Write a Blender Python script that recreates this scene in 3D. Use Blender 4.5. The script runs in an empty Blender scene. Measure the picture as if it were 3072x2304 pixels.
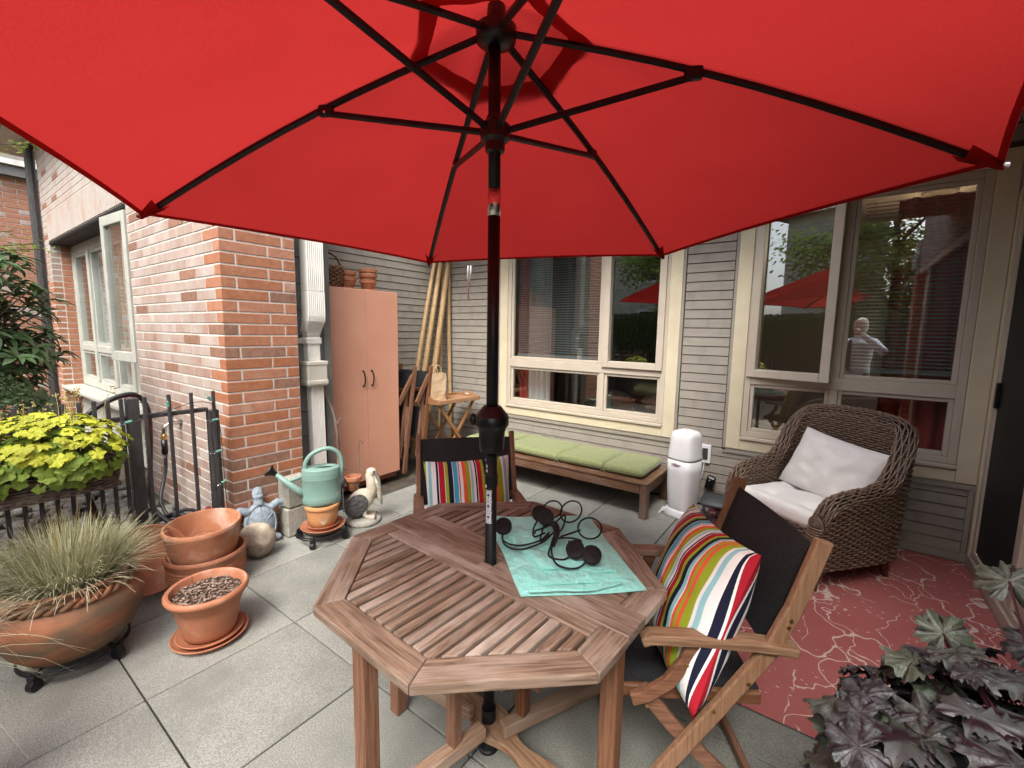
import bpy, bmesh, math, random
import numpy as np
from mathutils import Vector, Matrix, noise as mnoise
random.seed(7)
rng = np.random.default_rng(11)
R = math.radians
scene = bpy.context.scene
col = scene.collection
pi = math.pi

# ------------------------------------------------------------------ camera
cd = bpy.data.cameras.new('camera'); cam = bpy.data.objects.new('camera', cd); col.objects.link(cam)
cd.sensor_width = 36.0; cd.lens = 1324.63 / 3072 * 36; cd.clip_start = 0.05; cd.clip_end = 500
YAW, PIT, ROL = R(35.918), R(6.842), R(-0.9215)
_f = Vector((-math.sin(YAW)*math.cos(PIT), math.cos(YAW)*math.cos(PIT), -math.sin(PIT)))
_r = Vector((math.cos(YAW), math.sin(YAW), 0)); _d = _f.cross(_r)
_rr = math.cos(ROL)*_r + math.sin(ROL)*_d; _dd = -math.sin(ROL)*_r + math.cos(ROL)*_d
cam.matrix_world = Matrix(((_rr.x, -_dd.x, -_f.x, 0), (_rr.y, -_dd.y, -_f.y, 0), (_rr.z, -_dd.z, -_f.z, 1.51), (0, 0, 0, 1)))
scene.camera = cam

# ------------------------------------------------------------------ sky, sun, exposure (bright overcast)
SUN_EL, SUN_AZ = 54, 158        # azimuth measured clockwise from +Y
w = bpy.data.worlds.new('World'); scene.world = w; w.use_nodes = True
nt = w.node_tree; bg = nt.nodes['Background']
sky = nt.nodes.new('ShaderNodeTexSky'); sky.sky_type = 'NISHITA'; sky.sun_disc = False
sky.sun_elevation = R(SUN_EL); sky.sun_rotation = R(SUN_AZ); sky.air_density = 1.0; sky.dust_density = 4.0
hs = nt.nodes.new('ShaderNodeHueSaturation'); hs.inputs['Saturation'].default_value = 0.40
nt.links.new(sky.outputs[0], hs.inputs['Color']); nt.links.new(hs.outputs[0], bg.inputs['Color'])
bg.inputs['Strength'].default_value = 0.15
sd = bpy.data.lights.new('sun', 'SUN'); sun = bpy.data.objects.new('sun', sd); col.objects.link(sun)
sd.energy = 1.0; sd.angle = R(25); sd.color = (1.0, 0.96, 0.9)
_sd = Vector((math.sin(R(SUN_AZ))*math.cos(R(SUN_EL)), math.cos(R(SUN_AZ))*math.cos(R(SUN_EL)), math.sin(R(SUN_EL))))
sun.rotation_euler = _sd.to_track_quat('Z', 'Y').to_euler(); sun.location = (0, -3, 8)
vs = scene.view_settings
vs.view_transform = 'Standard'; vs.look = 'None'; vs.gamma = 1.0; vs.use_curve_mapping = False
vs.exposure = 1.80
cy = scene.cycles; cy.max_bounces = 6; cy.diffuse_bounces = 4; cy.glossy_bounces = 3; cy.transmission_bounces = 3; cy.transparent_max_bounces = 8; cy.caustics_reflective = False; cy.caustics_refractive = False

# ------------------------------------------------------------------ materials
def new_mat(name):
    m = bpy.data.materials.new(name); m.use_nodes = True
    return m, m.node_tree, m.node_tree.nodes['Principled BSDF']

def coords(nt, stretch=(1, 1, 1), rnd=True):
    tc = nt.nodes.new('ShaderNodeTexCoord'); mp = nt.nodes.new('ShaderNodeMapping')
    mp.inputs['Scale'].default_value = stretch
    nt.links.new(tc.outputs['Object'], mp.inputs['Vector'])
    if rnd:
        oi = nt.nodes.new('ShaderNodeObjectInfo'); mu = nt.nodes.new('ShaderNodeMath'); mu.operation = 'MULTIPLY'
        mu.inputs[1].default_value = 57.0
        nt.links.new(oi.outputs['Random'], mu.inputs[0])
        cx = nt.nodes.new('ShaderNodeCombineXYZ')
        for i in range(3): nt.links.new(mu.outputs[0], cx.inputs[i])
        nt.links.new(cx.outputs[0], mp.inputs['Location'])
    return mp.outputs[0]

def noise_fac(nt, vec, scale, detail=4, lo=.35, hi=.65, dist=0.0, rough=.55):
    n = nt.nodes.new('ShaderNodeTexNoise'); n.inputs['Scale'].default_value = scale
    n.inputs['Detail'].default_value = detail; n.inputs['Distortion'].default_value = dist
    n.inputs['Roughness'].default_value = rough
    nt.links.new(vec, n.inputs['Vector'])
    mr = nt.nodes.new('ShaderNodeMapRange'); mr.inputs['From Min'].default_value = lo; mr.inputs['From Max'].default_value = hi
    nt.links.new(n.outputs['Fac'], mr.inputs['Value'])
    return mr.outputs[0], n.outputs['Fac']

def mixc(nt, fac, a, b, blend='MIX'):
    m = nt.nodes.new('ShaderNodeMix'); m.data_type = 'RGBA'; m.blend_type = blend
    for s, v in ((0, fac), (6, a), (7, b)):
        if hasattr(v, 'is_linked') or hasattr(v, 'links'): nt.links.new(v, m.inputs[s])
        elif s == 0: m.inputs[0].default_value = v
        else: m.inputs[s].default_value = (*v, 1) if len(v) == 3 else v
    return m.outputs[2]

def mat(name, c1, c2=None, rough=.7, scale=8, stretch=(1, 1, 1), bump=0., bscale=60, bdist=.003, metal=0, spec=.4,
        rnd=0., detail=4, lo=.35, hi=.65, c3=None, scale3=3, lo3=.5, hi3=.7, stretch3=None, dist=0., bstretch=None, sheen=0, coat=0, sat=0.):
    m, nt, p = new_mat(name)
    v = coords(nt, stretch)
    p.inputs['Roughness'].default_value = rough; p.inputs['Metallic'].default_value = metal
    p.inputs['Specular IOR Level'].default_value = spec
    if sheen: p.inputs['Sheen Weight'].default_value = sheen
    if coat: p.inputs['Coat Weight'].default_value = coat
    if c2:
        f, _ = noise_fac(nt, v, scale, detail, lo, hi, dist)
        c = mixc(nt, f, c1, c2)
    else:
        rgb = nt.nodes.new('ShaderNodeRGB'); rgb.outputs[0].default_value = (*c1, 1); c = rgb.outputs[0]
    if c3:
        f3, _ = noise_fac(nt, coords(nt, stretch3 or (1, 1, 1)), scale3, 5, lo3, hi3)
        c = mixc(nt, f3, c, c3)
    if rnd:
        oi = nt.nodes.new('ShaderNodeObjectInfo'); mr = nt.nodes.new('ShaderNodeMapRange')
        mr.inputs['To Min'].default_value = 1 - rnd; mr.inputs['To Max'].default_value = 1 + rnd
        nt.links.new(oi.outputs['Random'], mr.inputs['Value'])
        h = nt.nodes.new('ShaderNodeHueSaturation'); nt.links.new(mr.outputs[0], h.inputs['Value'])
        if sat:
            m2 = nt.nodes.new('ShaderNodeMath'); m2.operation = 'MULTIPLY_ADD'; m2.inputs[1].default_value = -sat*2; m2.inputs[2].default_value = 1+sat
            nt.links.new(oi.outputs['Random'], m2.inputs[0]); nt.links.new(m2.outputs[0], h.inputs['Saturation'])
        nt.links.new(c, h.inputs['Color']); c = h.outputs[0]
    nt.links.new(c, p.inputs['Base Color'])
    if bump:
        vb = coords(nt, bstretch or stretch)
        _, n = noise_fac(nt, vb, bscale, 5)
        b = nt.nodes.new('ShaderNodeBump'); b.inputs['Strength'].default_value = bump; b.inputs['Distance'].default_value = bdist
        nt.links.new(n, b.inputs['Height']); nt.links.new(b.outputs[0], p.inputs['Normal'])
    return m

def wood(name, c1, c2, rough=.65, ax=0, rnd=.12, grey=None, sc=1.0):
    st = [26*sc, 26*sc, 26*sc]; st[ax] = 1.3*sc
    return mat(name, c1, c2, rough, 5, tuple(st), .5, 9, .002, rnd=rnd, detail=9, lo=.36, hi=.64, spec=.25, dist=.6, c3=grey, scale3=4, lo3=.48, hi3=.72,
               stretch3=tuple(2.5 if i != ax else .8 for i in range(3)), sat=.12)

M = {}
M['slab'] = mat('slab concrete', (.175, .178, .157), (.325, .328, .29), .85, 210, bump=.55, bscale=170, bdist=.004, rnd=.11, lo=.38, hi=.62, c3=(.155, .155, .138), scale3=2.6, lo3=.45, hi3=.78)
M['joint'] = mat('joint dirt', (.035, .033, .03), (.07, .07, .05), .95, 30)
M['earth'] = mat('earth', (.05, .04, .03), (.1, .08, .055), .95, 9, bump=.6, bscale=30, bdist=.02)
M['mortar'] = mat('mortar', (.52, .50, .45), (.64, .62, .57), .9, 40, bump=.5, bscale=120, bdist=.003, rnd=0)
def brick_mat(name, effl, spread=.25, c1=(.31, .125, .066), c2=(.41, .185, .105)):
    m = mat(name, c1, c2, .85, 26, bump=.5, bscale=90, bdist=.003, rnd=.10, sat=.08, lo=.3, hi=.7, detail=8, c3=(.43, .38, .34), scale3=4, lo3=effl, hi3=effl+spread, stretch3=(1, 1, .6))
    return m
M['brick'] = brick_mat('brick red', .62)
M['brick_pale'] = brick_mat('brick bloomed', .22, .5, (.27, .145, .10), (.37, .22, .165))
M['brick_white'] = brick_mat('brick limed', .02, .5)
M['brick_dark'] = mat('brick brown', (.20, .105, .068), (.29, .155, .105), .85, 30, bump=.4, bscale=90, bdist=.002, rnd=.15)
M['siding'] = mat('siding taupe', (.265, .240, .203), (.30, .272, .232), .6, 14, (.4, .4, 3), .15, 40, .001, rnd=.05, spec=.3, c3=(.20, .182, .158), scale3=3, lo3=.5, hi3=.8, stretch3=(3, 3, .4))
M['groove_shade'] = mat('siding groove shade', (.085, .078, .07), None, .9)  # dark wall core colour stands in for shade in the board gaps
M['siding_dark'] = mat('siding grey', (.17, .17, .16), (.2, .2, .185), .7, 10, rnd=.04)
M['cream'] = mat('cream trim', (.54, .475, .335), (.60, .53, .385), .55, 6, bump=.15, bscale=150, bdist=.001, c3=(.42, .34, .2), scale3=3, lo3=.66, hi3=.9)
M['vinyl'] = mat('vinyl beige', (.46, .40, .32), (.50, .44, .36), .45, 6, spec=.4, c3=(.36, .30, .23), scale3=3, lo3=.62, hi3=.9)
M['frame_grey'] = mat('frame pale grey', (.38, .385, .34), (.45, .455, .405), .5, 6)
M['white'] = mat('white plastic', (.66, .67, .68), (.71, .72, .73), .38, 4, spec=.5)
M['white_metal'] = mat('white painted metal', (.66, .64, .58), (.73, .71, .66), .4, 5, c3=(.45, .42, .36), scale3=5, lo3=.62, hi3=.85)
M['salmon'] = mat('salmon laminate', (.62, .30, .20), (.66, .335, .23), .55, 3, spec=.3)
M['salmon_dark'] = mat('salmon edge', (.34, .13, .08), (.40, .17, .10), .7, 8)
M['black_metal'] = mat('black metal', (.006, .006, .007), (.012, .012, .013), .45, 30, spec=.3, bump=.1, bscale=200, bdist=.0008)
M['fence'] = mat('fence charcoal', (.035, .033, .033), (.06, .056, .055), .5, 40, (1, 1, .3), spec=.4)
M['iron'] = mat('dark iron', (.006, .006, .007), (.014, .014, .015), .6, 50, spec=.25, bump=.3, bscale=180, bdist=.001)
M['plastic_black'] = mat('black plastic', (.007, .007, .008), None, .35, spec=.4)
M['rust'] = mat('rusty steel', (.09, .035, .02), (.25, .2, .17), .8, 25, (1, 1, .3))
M['chrome'] = mat('steel', (.6, .58, .55), None, .25, metal=1)
M['brass'] = mat('brass', (.6, .42, .16), None, .4, metal=1)
M['terra'] = mat('terracotta', (.37, .145, .07), (.48, .215, .115), .85, 9, bump=.35, bscale=90, bdist=.002, rnd=.06, lo=.3, hi=.7, detail=7, c3=(.60, .43, .34), scale3=6, lo3=.52, hi3=.74)
M['terra_pl'] = mat('terracotta plastic', (.33, .125, .064), (.42, .17, .09), .62, 10, bump=.2, bscale=150, bdist=.001, rnd=.06, lo=.3, hi=.7, detail=7, c3=(.50, .31, .23), scale3=7, lo3=.56, hi3=.8)
M['terra_old'] = mat('terracotta weathered', (.19, .08, .042), (.37, .15, .072), .7, 5, (1, 1, 2.2), .35, 60, .002, lo=.3, hi=.7, detail=7, c3=(.13, .09, .055), scale3=4.5, lo3=.40, hi3=.62, stretch3=(1, 1, 3))
M['terra_glaze'] = mat('terracotta ochre', (.50, .22, .085), (.60, .30, .13), .6, 6, (1, 1, 5), .2, 50, .001)
M['soil'] = mat('soil', (.03, .018, .012), (.10, .065, .045), .95, 90, bump=1, bscale=120, bdist=.01)
M['stain'] = mat('soil stained clay', (.40, .17, .09), (.08, .045, .03), .9, 16, bump=.8, bscale=50, bdist=.006, lo=.42, hi=.6, detail=8)
M['chip'] = mat('bark chip', (.16, .10, .07), (.32, .24, .19), .9, 20, rnd=.3)
M['teak_top'] = wood('teak weathered', (.115, .072, .05), (.29, .205, .15), .6, 1, .2, grey=(.40, .335, .28))
M['teak_topx'] = wood('teak weathered x', (.115, .072, .05), (.29, .205, .15), .6, 0, .14, grey=(.40, .335, .28))
M['teak'] = wood('teak', (.135, .058, .032), (.25, .12, .068), .5, 0, .12)
M['teak_grey'] = wood('teak greyed', (.19, .10, .056), (.32, .20, .125), .6, 0, .12, grey=(.31, .24, .185))
M['teak_post'] = wood('teak warm', (.21, .105, .055), (.31, .175, .10), .55, 2, .1)
M['teak_dark'] = wood('stained wood', (.085, .042, .024), (.18, .098, .058), .55, 0, .12, grey=(.20, .14, .10))
M['oak'] = wood('golden wood', (.26, .125, .05), (.36, .19, .085), .5, 0, .1)
M['foot'] = wood('dark foot', (.09, .03, .015), (.14, .05, .025), .4, 2, .1)
M['sling'] = mat('sling mesh', (.009, .010, .012), (.034, .036, .040), .75, 260, bump=.5, bscale=400, bdist=.001, lo=.42, hi=.58)
M['green'] = mat('green canvas', (.175, .20, .085), (.21, .238, .105), .9, 30, bump=.35, bscale=24, bdist=.006, sheen=.2)
M['mint'] = mat('mint cotton', (.29, .78, .69), (.35, .82, .74), .9, 9, bump=.9, bscale=26, bdist=.02, sheen=.2)
M['offwhite'] = mat('off white cotton', (.74, .73, .70), (.79, .78, .76), .9, 9, bump=.45, bscale=9, bdist=.015, sheen=.2)
M['can'] = mat('sage plastic', (.165, .275, .235), (.19, .305, .265), .45, 12, spec=.45, bump=.05, bscale=60)
M['wicker'] = mat('wicker brown', (.085, .055, .038), (.22, .15, .105), .45, 60, rnd=0, spec=.5, lo=.3, hi=.7)
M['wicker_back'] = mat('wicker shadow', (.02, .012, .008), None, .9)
M['basket'] = mat('basket willow', (.13, .06, .03), (.26, .14, .075), .6, 40)
M['twig'] = mat('twig brown', (.07, .045, .035), (.16, .11, .09), .8, 40)
M['bamboo'] = mat('bamboo', (.34, .22, .105), (.44, .30, .155), .45, 12, (3, 3, .4), rnd=.08, c3=(.33, .19, .075), scale3=7, lo3=.58, hi3=.8)
M['bamboo_node'] = mat('bamboo node', (.22, .12, .05), None, .6)
M['paper'] = mat('kraft bag', (.46, .33, .20), (.52, .385, .24), .85, 10, bump=.5, bscale=18, bdist=.008)
M['stone'] = mat('boulder', (.28, .23, .17), (.45, .38, .29), .85, 9, bump=.8, bscale=22, bdist=.012, c3=(.12, .09, .065), scale3=8, lo3=.5, hi3=.7)
M['pebble'] = mat('river stone', (.13, .125, .115), (.27, .26, .235), .75, 6, bump=.2, bscale=40, rnd=.2)
M['turtle'] = mat('blue grey cast stone', (.20, .25, .29), (.32, .38, .42), .85, 40, bump=.8, bscale=60, bdist=.006)
M['cinder'] = mat('concrete block', (.30, .28, .24), (.42, .40, .35), .9, 60, bump=.9, bscale=120, bdist=.006, c3=(.2, .19, .14), scale3=6, lo3=.5, hi3=.75)
M['pel_body'] = mat('pelican cream', (.46, .41, .31), (.60, .55, .45), .7, 12, bump=.4, bscale=40, bdist=.005, c3=(.35, .24, .10), scale3=14, lo3=.55, hi3=.8)
M['pel_wing'] = mat('pelican charcoal', (.045, .045, .045), (.13, .125, .12), .85, 40, bump=1, bscale=50, bdist=.012)
M['pel_beak'] = mat('pelican beak', (.38, .35, .26), (.16, .17, .14), .7, 20, (1, 1, .3))
M['bug'] = mat('slate metal', (.05, .055, .065), (.085, .09, .1), .6, 20)
M['rubber'] = mat('hose black', (.015, .015, .016), (.035, .035, .036), .4, 20)
M['hose_red'] = mat('hose red stripe', (.30, .02, .025), None, .45)
M['socket'] = mat('socket green', (.10, .26, .20), None, .45)
M['screen'] = mat('insect screen', (.010, .011, .011), (.016, .017, .016), .6, 400, spec=.3)
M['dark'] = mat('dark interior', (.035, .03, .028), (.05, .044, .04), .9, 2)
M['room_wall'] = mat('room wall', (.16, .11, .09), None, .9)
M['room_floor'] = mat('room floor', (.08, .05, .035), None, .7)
M['curtain_red'] = mat('red curtain', (.45, .05, .045), (.55, .07, .06), .9, 5)
M['curtain_white'] = mat('pale curtain', (.60, .63, .65), (.68, .71, .73), .9, 5)
M['blind'] = mat('blind slat', (.20, .21, .22), None, .5)
M['linen'] = mat('bed linen', (.42, .40, .36), (.52, .50, .46), .9, 6, bump=.6, bscale=7, bdist=.02)
M['linen2'] = mat('pink linen', (.40, .27, .24), None, .9)
M['skin'] = mat('skin', (.52, .30, .22), (.58, .35, .26), .55, 20)
M['hair'] = mat('white hair', (.70, .69, .66), (.8, .79, .77), .8, 60)
M['shirt'] = mat('white shirt', (.62, .65, .73), (.68, .71, .78), .85, 10, bump=.4, bscale=14, bdist=.01)
M['tie'] = mat('dark tie', (.06, .02, .03), (.12, .05, .06), .7, 40)
M['trouser'] = mat('dark trousers', (.02, .022, .03), None, .85)
M['bark'] = mat('bark', (.07, .05, .035), (.14, .105, .075), .9, 20, (1, 1, .3), .8, 40, .01)
M['box_lid'] = mat('grey lid', (.05, .055, .06), None, .4)
M['label'] = mat('label white', (.78, .79, .8), None, .5)
M['ink'] = mat('label blue ink', (.03, .05, .16), None, .6)
M['putty'] = mat('putty box', (.50, .47, .40), (.56, .53, .46), .5, 6)

def leafmat(name, c1, c2, rough=.45, trans=.25, rnd=.25, scale=9, spec=.4, c3=None, bmp=.3, bsc=45):
    m = mat(name, c1, c2, rough, scale, rnd=rnd, spec=spec, c3=c3, scale3=14, bump=bmp, bscale=bsc, bdist=.006)
    nt = m.node_tree; p = nt.nodes['Principled BSDF']; out = nt.nodes['Material Output']
    t = nt.nodes.new('ShaderNodeBsdfTranslucent'); mx = nt.nodes.new('ShaderNodeMixShader'); mx.inputs[0].default_value = trans
    l = p.inputs['Base Color'].links[0].from_socket; nt.links.new(l, t.inputs['Color'])
    nt.links.new(p.outputs[0], mx.inputs[1]); nt.links.new(t.outputs[0], mx.inputs[2]); nt.links.new(mx.outputs[0], out.inputs['Surface'])
    return m
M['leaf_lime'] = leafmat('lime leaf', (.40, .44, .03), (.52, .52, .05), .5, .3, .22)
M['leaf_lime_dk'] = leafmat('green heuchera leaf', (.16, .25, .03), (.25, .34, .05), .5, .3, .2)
M['leaf_dark'] = leafmat('dark heuchera leaf', (.016, .009, .013), (.12, .125, .14), .46, .05, .45, 3.2, .5, c3=(.03, .042, .022), bmp=.6, bsc=4)
def vein_leaf(m, lobes, vc, w_):
    nt = m.node_tree; p = nt.nodes['Principled BSDF']; tc = nt.nodes.new('ShaderNodeTexCoord'); sx = nt.nodes.new('ShaderNodeSeparateXYZ'); nt.links.new(tc.outputs['Object'], sx.inputs[0])
    at = nt.nodes.new('ShaderNodeMath'); at.operation = 'ARCTAN2'; nt.links.new(sx.outputs['Y'], at.inputs[0]); nt.links.new(sx.outputs['X'], at.inputs[1])
    nz = nt.nodes.new('ShaderNodeTexNoise'); nz.inputs['Scale'].default_value = 5; nt.links.new(tc.outputs['Object'], nz.inputs['Vector'])
    ad = nt.nodes.new('ShaderNodeMath'); ad.operation = 'MULTIPLY_ADD'; ad.inputs[1].default_value = .5; nt.links.new(nz.outputs['Fac'], ad.inputs[0]); nt.links.new(at.outputs[0], ad.inputs[2])
    ml = nt.nodes.new('ShaderNodeMath'); ml.operation = 'MULTIPLY'; ml.inputs[1].default_value = lobes*1.0; nt.links.new(ad.outputs[0], ml.inputs[0])
    co = nt.nodes.new('ShaderNodeMath'); co.operation = 'COSINE'; nt.links.new(ml.outputs[0], co.inputs[0])
    mr = nt.nodes.new('ShaderNodeMapRange'); mr.inputs['From Min'].default_value = w_; mr.inputs['From Max'].default_value = .97; nt.links.new(co.outputs[0], mr.inputs['Value'])
    l = p.inputs['Base Color'].links[0].from_socket
    oi = nt.nodes.new('ShaderNodeObjectInfo'); m3 = nt.nodes.new('ShaderNodeMapRange'); m3.inputs['From Min'].default_value = .3; m3.inputs['From Max'].default_value = 1.0; m3.inputs['To Max'].default_value = .8
    nt.links.new(oi.outputs['Random'], m3.inputs['Value']); l = mixc(nt, m3.outputs[0], l, (.05, .07, .035))
    c = mixc(nt, mr.outputs[0], l, vc)
    nt.links.new(c, p.inputs['Base Color'])
vein_leaf(M['leaf_dark'], 7, (.016, .006, .010), .80)
M['leaf_rhodo'] = leafmat('rhododendron leaf', (.045, .09, .03), (.075, .13, .045), .36, .15, .3, spec=.5)
M['leaf_box'] = leafmat('boxwood leaf', (.035, .07, .025), (.06, .11, .035), .5, .2, .2)
M['leaf_hedge'] = leafmat('hedge leaf', (.03, .06, .015), (.07, .11, .03), .6, .2, 0)
M['leaf_tree'] = leafmat('tree leaf', (.12, .20, .03), (.25, .33, .06), .55, .45, 0)
M['grass'] = leafmat('fescue blade', (.33, .345, .18), (.56, .54, .38), .6, .25, 0, 5)
M['grass_pale'] = leafmat('dry fescue blade', (.50, .47, .31), (.64, .60, .44), .6, .25, 0, 5)
M['grass_dark'] = leafmat('green fescue blade', (.17, .20, .085), (.28, .31, .15), .6, .25, 0, 5)
M['stalk'] = mat('flower stalk', (.30, .22, .08), (.40, .33, .12), .7, 10)
M['petiole'] = mat('dark stem', (.035, .008, .014), None, .5)
M['flower'] = mat('small white flower', (.8, .8, .78), None, .7)

def fabric_red():
    m, nt, p = new_mat('umbrella red canvas'); out = nt.nodes['Material Output']
    v = coords(nt); f, n = noise_fac(nt, v, 3, 3); c = mixc(nt, f, (.295, .0165, .0155), (.325, .019, .018)); fg, _ = noise_fac(nt, v, 260, 2, .3, .7); c = mixc(nt, fg, c, (.36, .024, .022))
    d = nt.nodes.new('ShaderNodeBsdfDiffuse'); t = nt.nodes.new('ShaderNodeBsdfTranslucent'); mx = nt.nodes.new('ShaderNodeMixShader'); mx.inputs[0].default_value = .5
    nt.links.new(c, d.inputs[0]); nt.links.new(c, t.inputs[0])
    _, n2 = noise_fac(nt, v, 700, 1); b = nt.nodes.new('ShaderNodeBump'); b.inputs['Strength'].default_value = .15; b.inputs['Distance'].default_value = .001
    nt.links.new(n2, b.inputs['Height']); nt.links.new(b.outputs[0], d.inputs['Normal'])
    nt.links.new(d.outputs[0], mx.inputs[1]); nt.links.new(t.outputs[0], mx.inputs[2]); nt.links.new(mx.outputs[0], out.inputs['Surface'])
    return m
M['red'] = fabric_red()

def stripes(name, flip=False):
    m, nt, p = new_mat(name); p.inputs['Roughness'].default_value = .85; p.inputs['Specular IOR Level'].default_value = .2
    tc = nt.nodes.new('ShaderNodeTexCoord'); sx = nt.nodes.new('ShaderNodeSeparateXYZ'); nt.links.new(tc.outputs['Object'], sx.inputs[0])
    mr0 = nt.nodes.new('ShaderNodeMath'); mr0.operation = 'MULTIPLY_ADD'; mr0.inputs[1].default_value = 2.62; mr0.inputs[2].default_value = 2.66
    nt.links.new(sx.outputs['X'], mr0.inputs[0]); mr = nt.nodes.new('ShaderNodeMath'); mr.operation = 'FRACT'; nt.links.new(mr0.outputs[0], mr.inputs[0])
    L = (.33, .42, .03); W = (.84, .84, .82); B = (.06, .42, .60); N = (.012, .014, .035); Rr = (.42, .015, .03); O = (.80, .13, .06); T = (.30, .58, .62)
    seq = [(O, 2), (L, 4), (W, 1.6), (T, 2.4), (W, 3.4), (N, 1.6), (W, .5), (Rr, 4), (W, .5), (L, 2.2), (N, 3.4), (W, .5), (B, 3.6), (W, .6), (Rr, .7), (W, 2.2), (O, 2.8), (L, 2.8), (W, .6), (T, 1.6), (W, 1.8), (N, 1.2), (W, .5), (Rr, 3.4), (L, 2), (N, 2.8), (T, 2), (W, .8), (O, 1.6), (L, 1.4)]
    tot = sum(s for _, s in seq); acc = 0
    # one colour ramp holds 32 stops at most
    cr = nt.nodes.new('ShaderNodeValToRGB'); cr.color_ramp.interpolation = 'CONSTANT'
    els = cr.color_ramp.elements; els.remove(els[1]); els[0].position = 0; els[0].color = (*seq[0][0], 1); acc = seq[0][1]
    for c, s in seq[1:]:
        e = els.new(acc / tot); e.color = (*c, 1); acc += s
    nt.links.new(mr.outputs[0], cr.inputs[0])
    v = coords(nt); f, n = noise_fac(nt, v, 500, 1)
    nt.links.new(cr.outputs[0], p.inputs['Base Color'])
    _, n3 = noise_fac(nt, v, 14, 3); b = nt.nodes.new('ShaderNodeBump'); b.inputs['Strength'].default_value = .5; b.inputs['Distance'].default_value = .01
    nt.links.new(n3, b.inputs['Height']); nt.links.new(b.outputs[0], p.inputs['Normal'])
    return m
M['stripe'] = stripes('striped canvas')

def glass(name, r0=.09, tint=(.92, .95, .93)):
    m, nt, p = new_mat(name); out = nt.nodes['Material Output']; nt.nodes.remove(p)
    g = nt.nodes.new('ShaderNodeBsdfGlossy'); g.inputs['Roughness'].default_value = .004; g.inputs['Color'].default_value = (1, 1, 1, 1)
    t = nt.nodes.new('ShaderNodeBsdfTransparent'); t.inputs[0].default_value = (*tint, 1)
    ge = nt.nodes.new('ShaderNodeNewGeometry'); dp = nt.nodes.new('ShaderNodeVectorMath'); dp.operation = 'DOT_PRODUCT'
    nt.links.new(ge.outputs['Normal'], dp.inputs[0]); nt.links.new(ge.outputs['Incoming'], dp.inputs[1])
    def mth(op, a, b=None, c=None):
        n = nt.nodes.new('ShaderNodeMath'); n.operation = op
        for i, q in enumerate((a, b, c)):
            if q is None: continue
            if isinstance(q, (int, float)): n.inputs[i].default_value = q
            else: nt.links.new(q, n.inputs[i])
        return n.outputs[0]
    fac = mth('MULTIPLY_ADD', mth('POWER', mth('SUBTRACT', 1.0, mth('ABSOLUTE', dp.outputs['Value'])), 5.0), 1-r0, r0)   # Schlick reflectance per face
    mx = nt.nodes.new('ShaderNodeMixShader'); nt.links.new(fac, mx.inputs[0])
    nt.links.new(t.outputs[0], mx.inputs[1]); nt.links.new(g.outputs[0], mx.inputs[2]); nt.links.new(mx.outputs[0], out.inputs['Surface'])
    return m
M['glass'] = glass('window glass', .13)
M['clear'] = glass('clear bulb', .05)
M['tub'] = glass('clear tub', .06, (.72, .70, .74))

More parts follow.
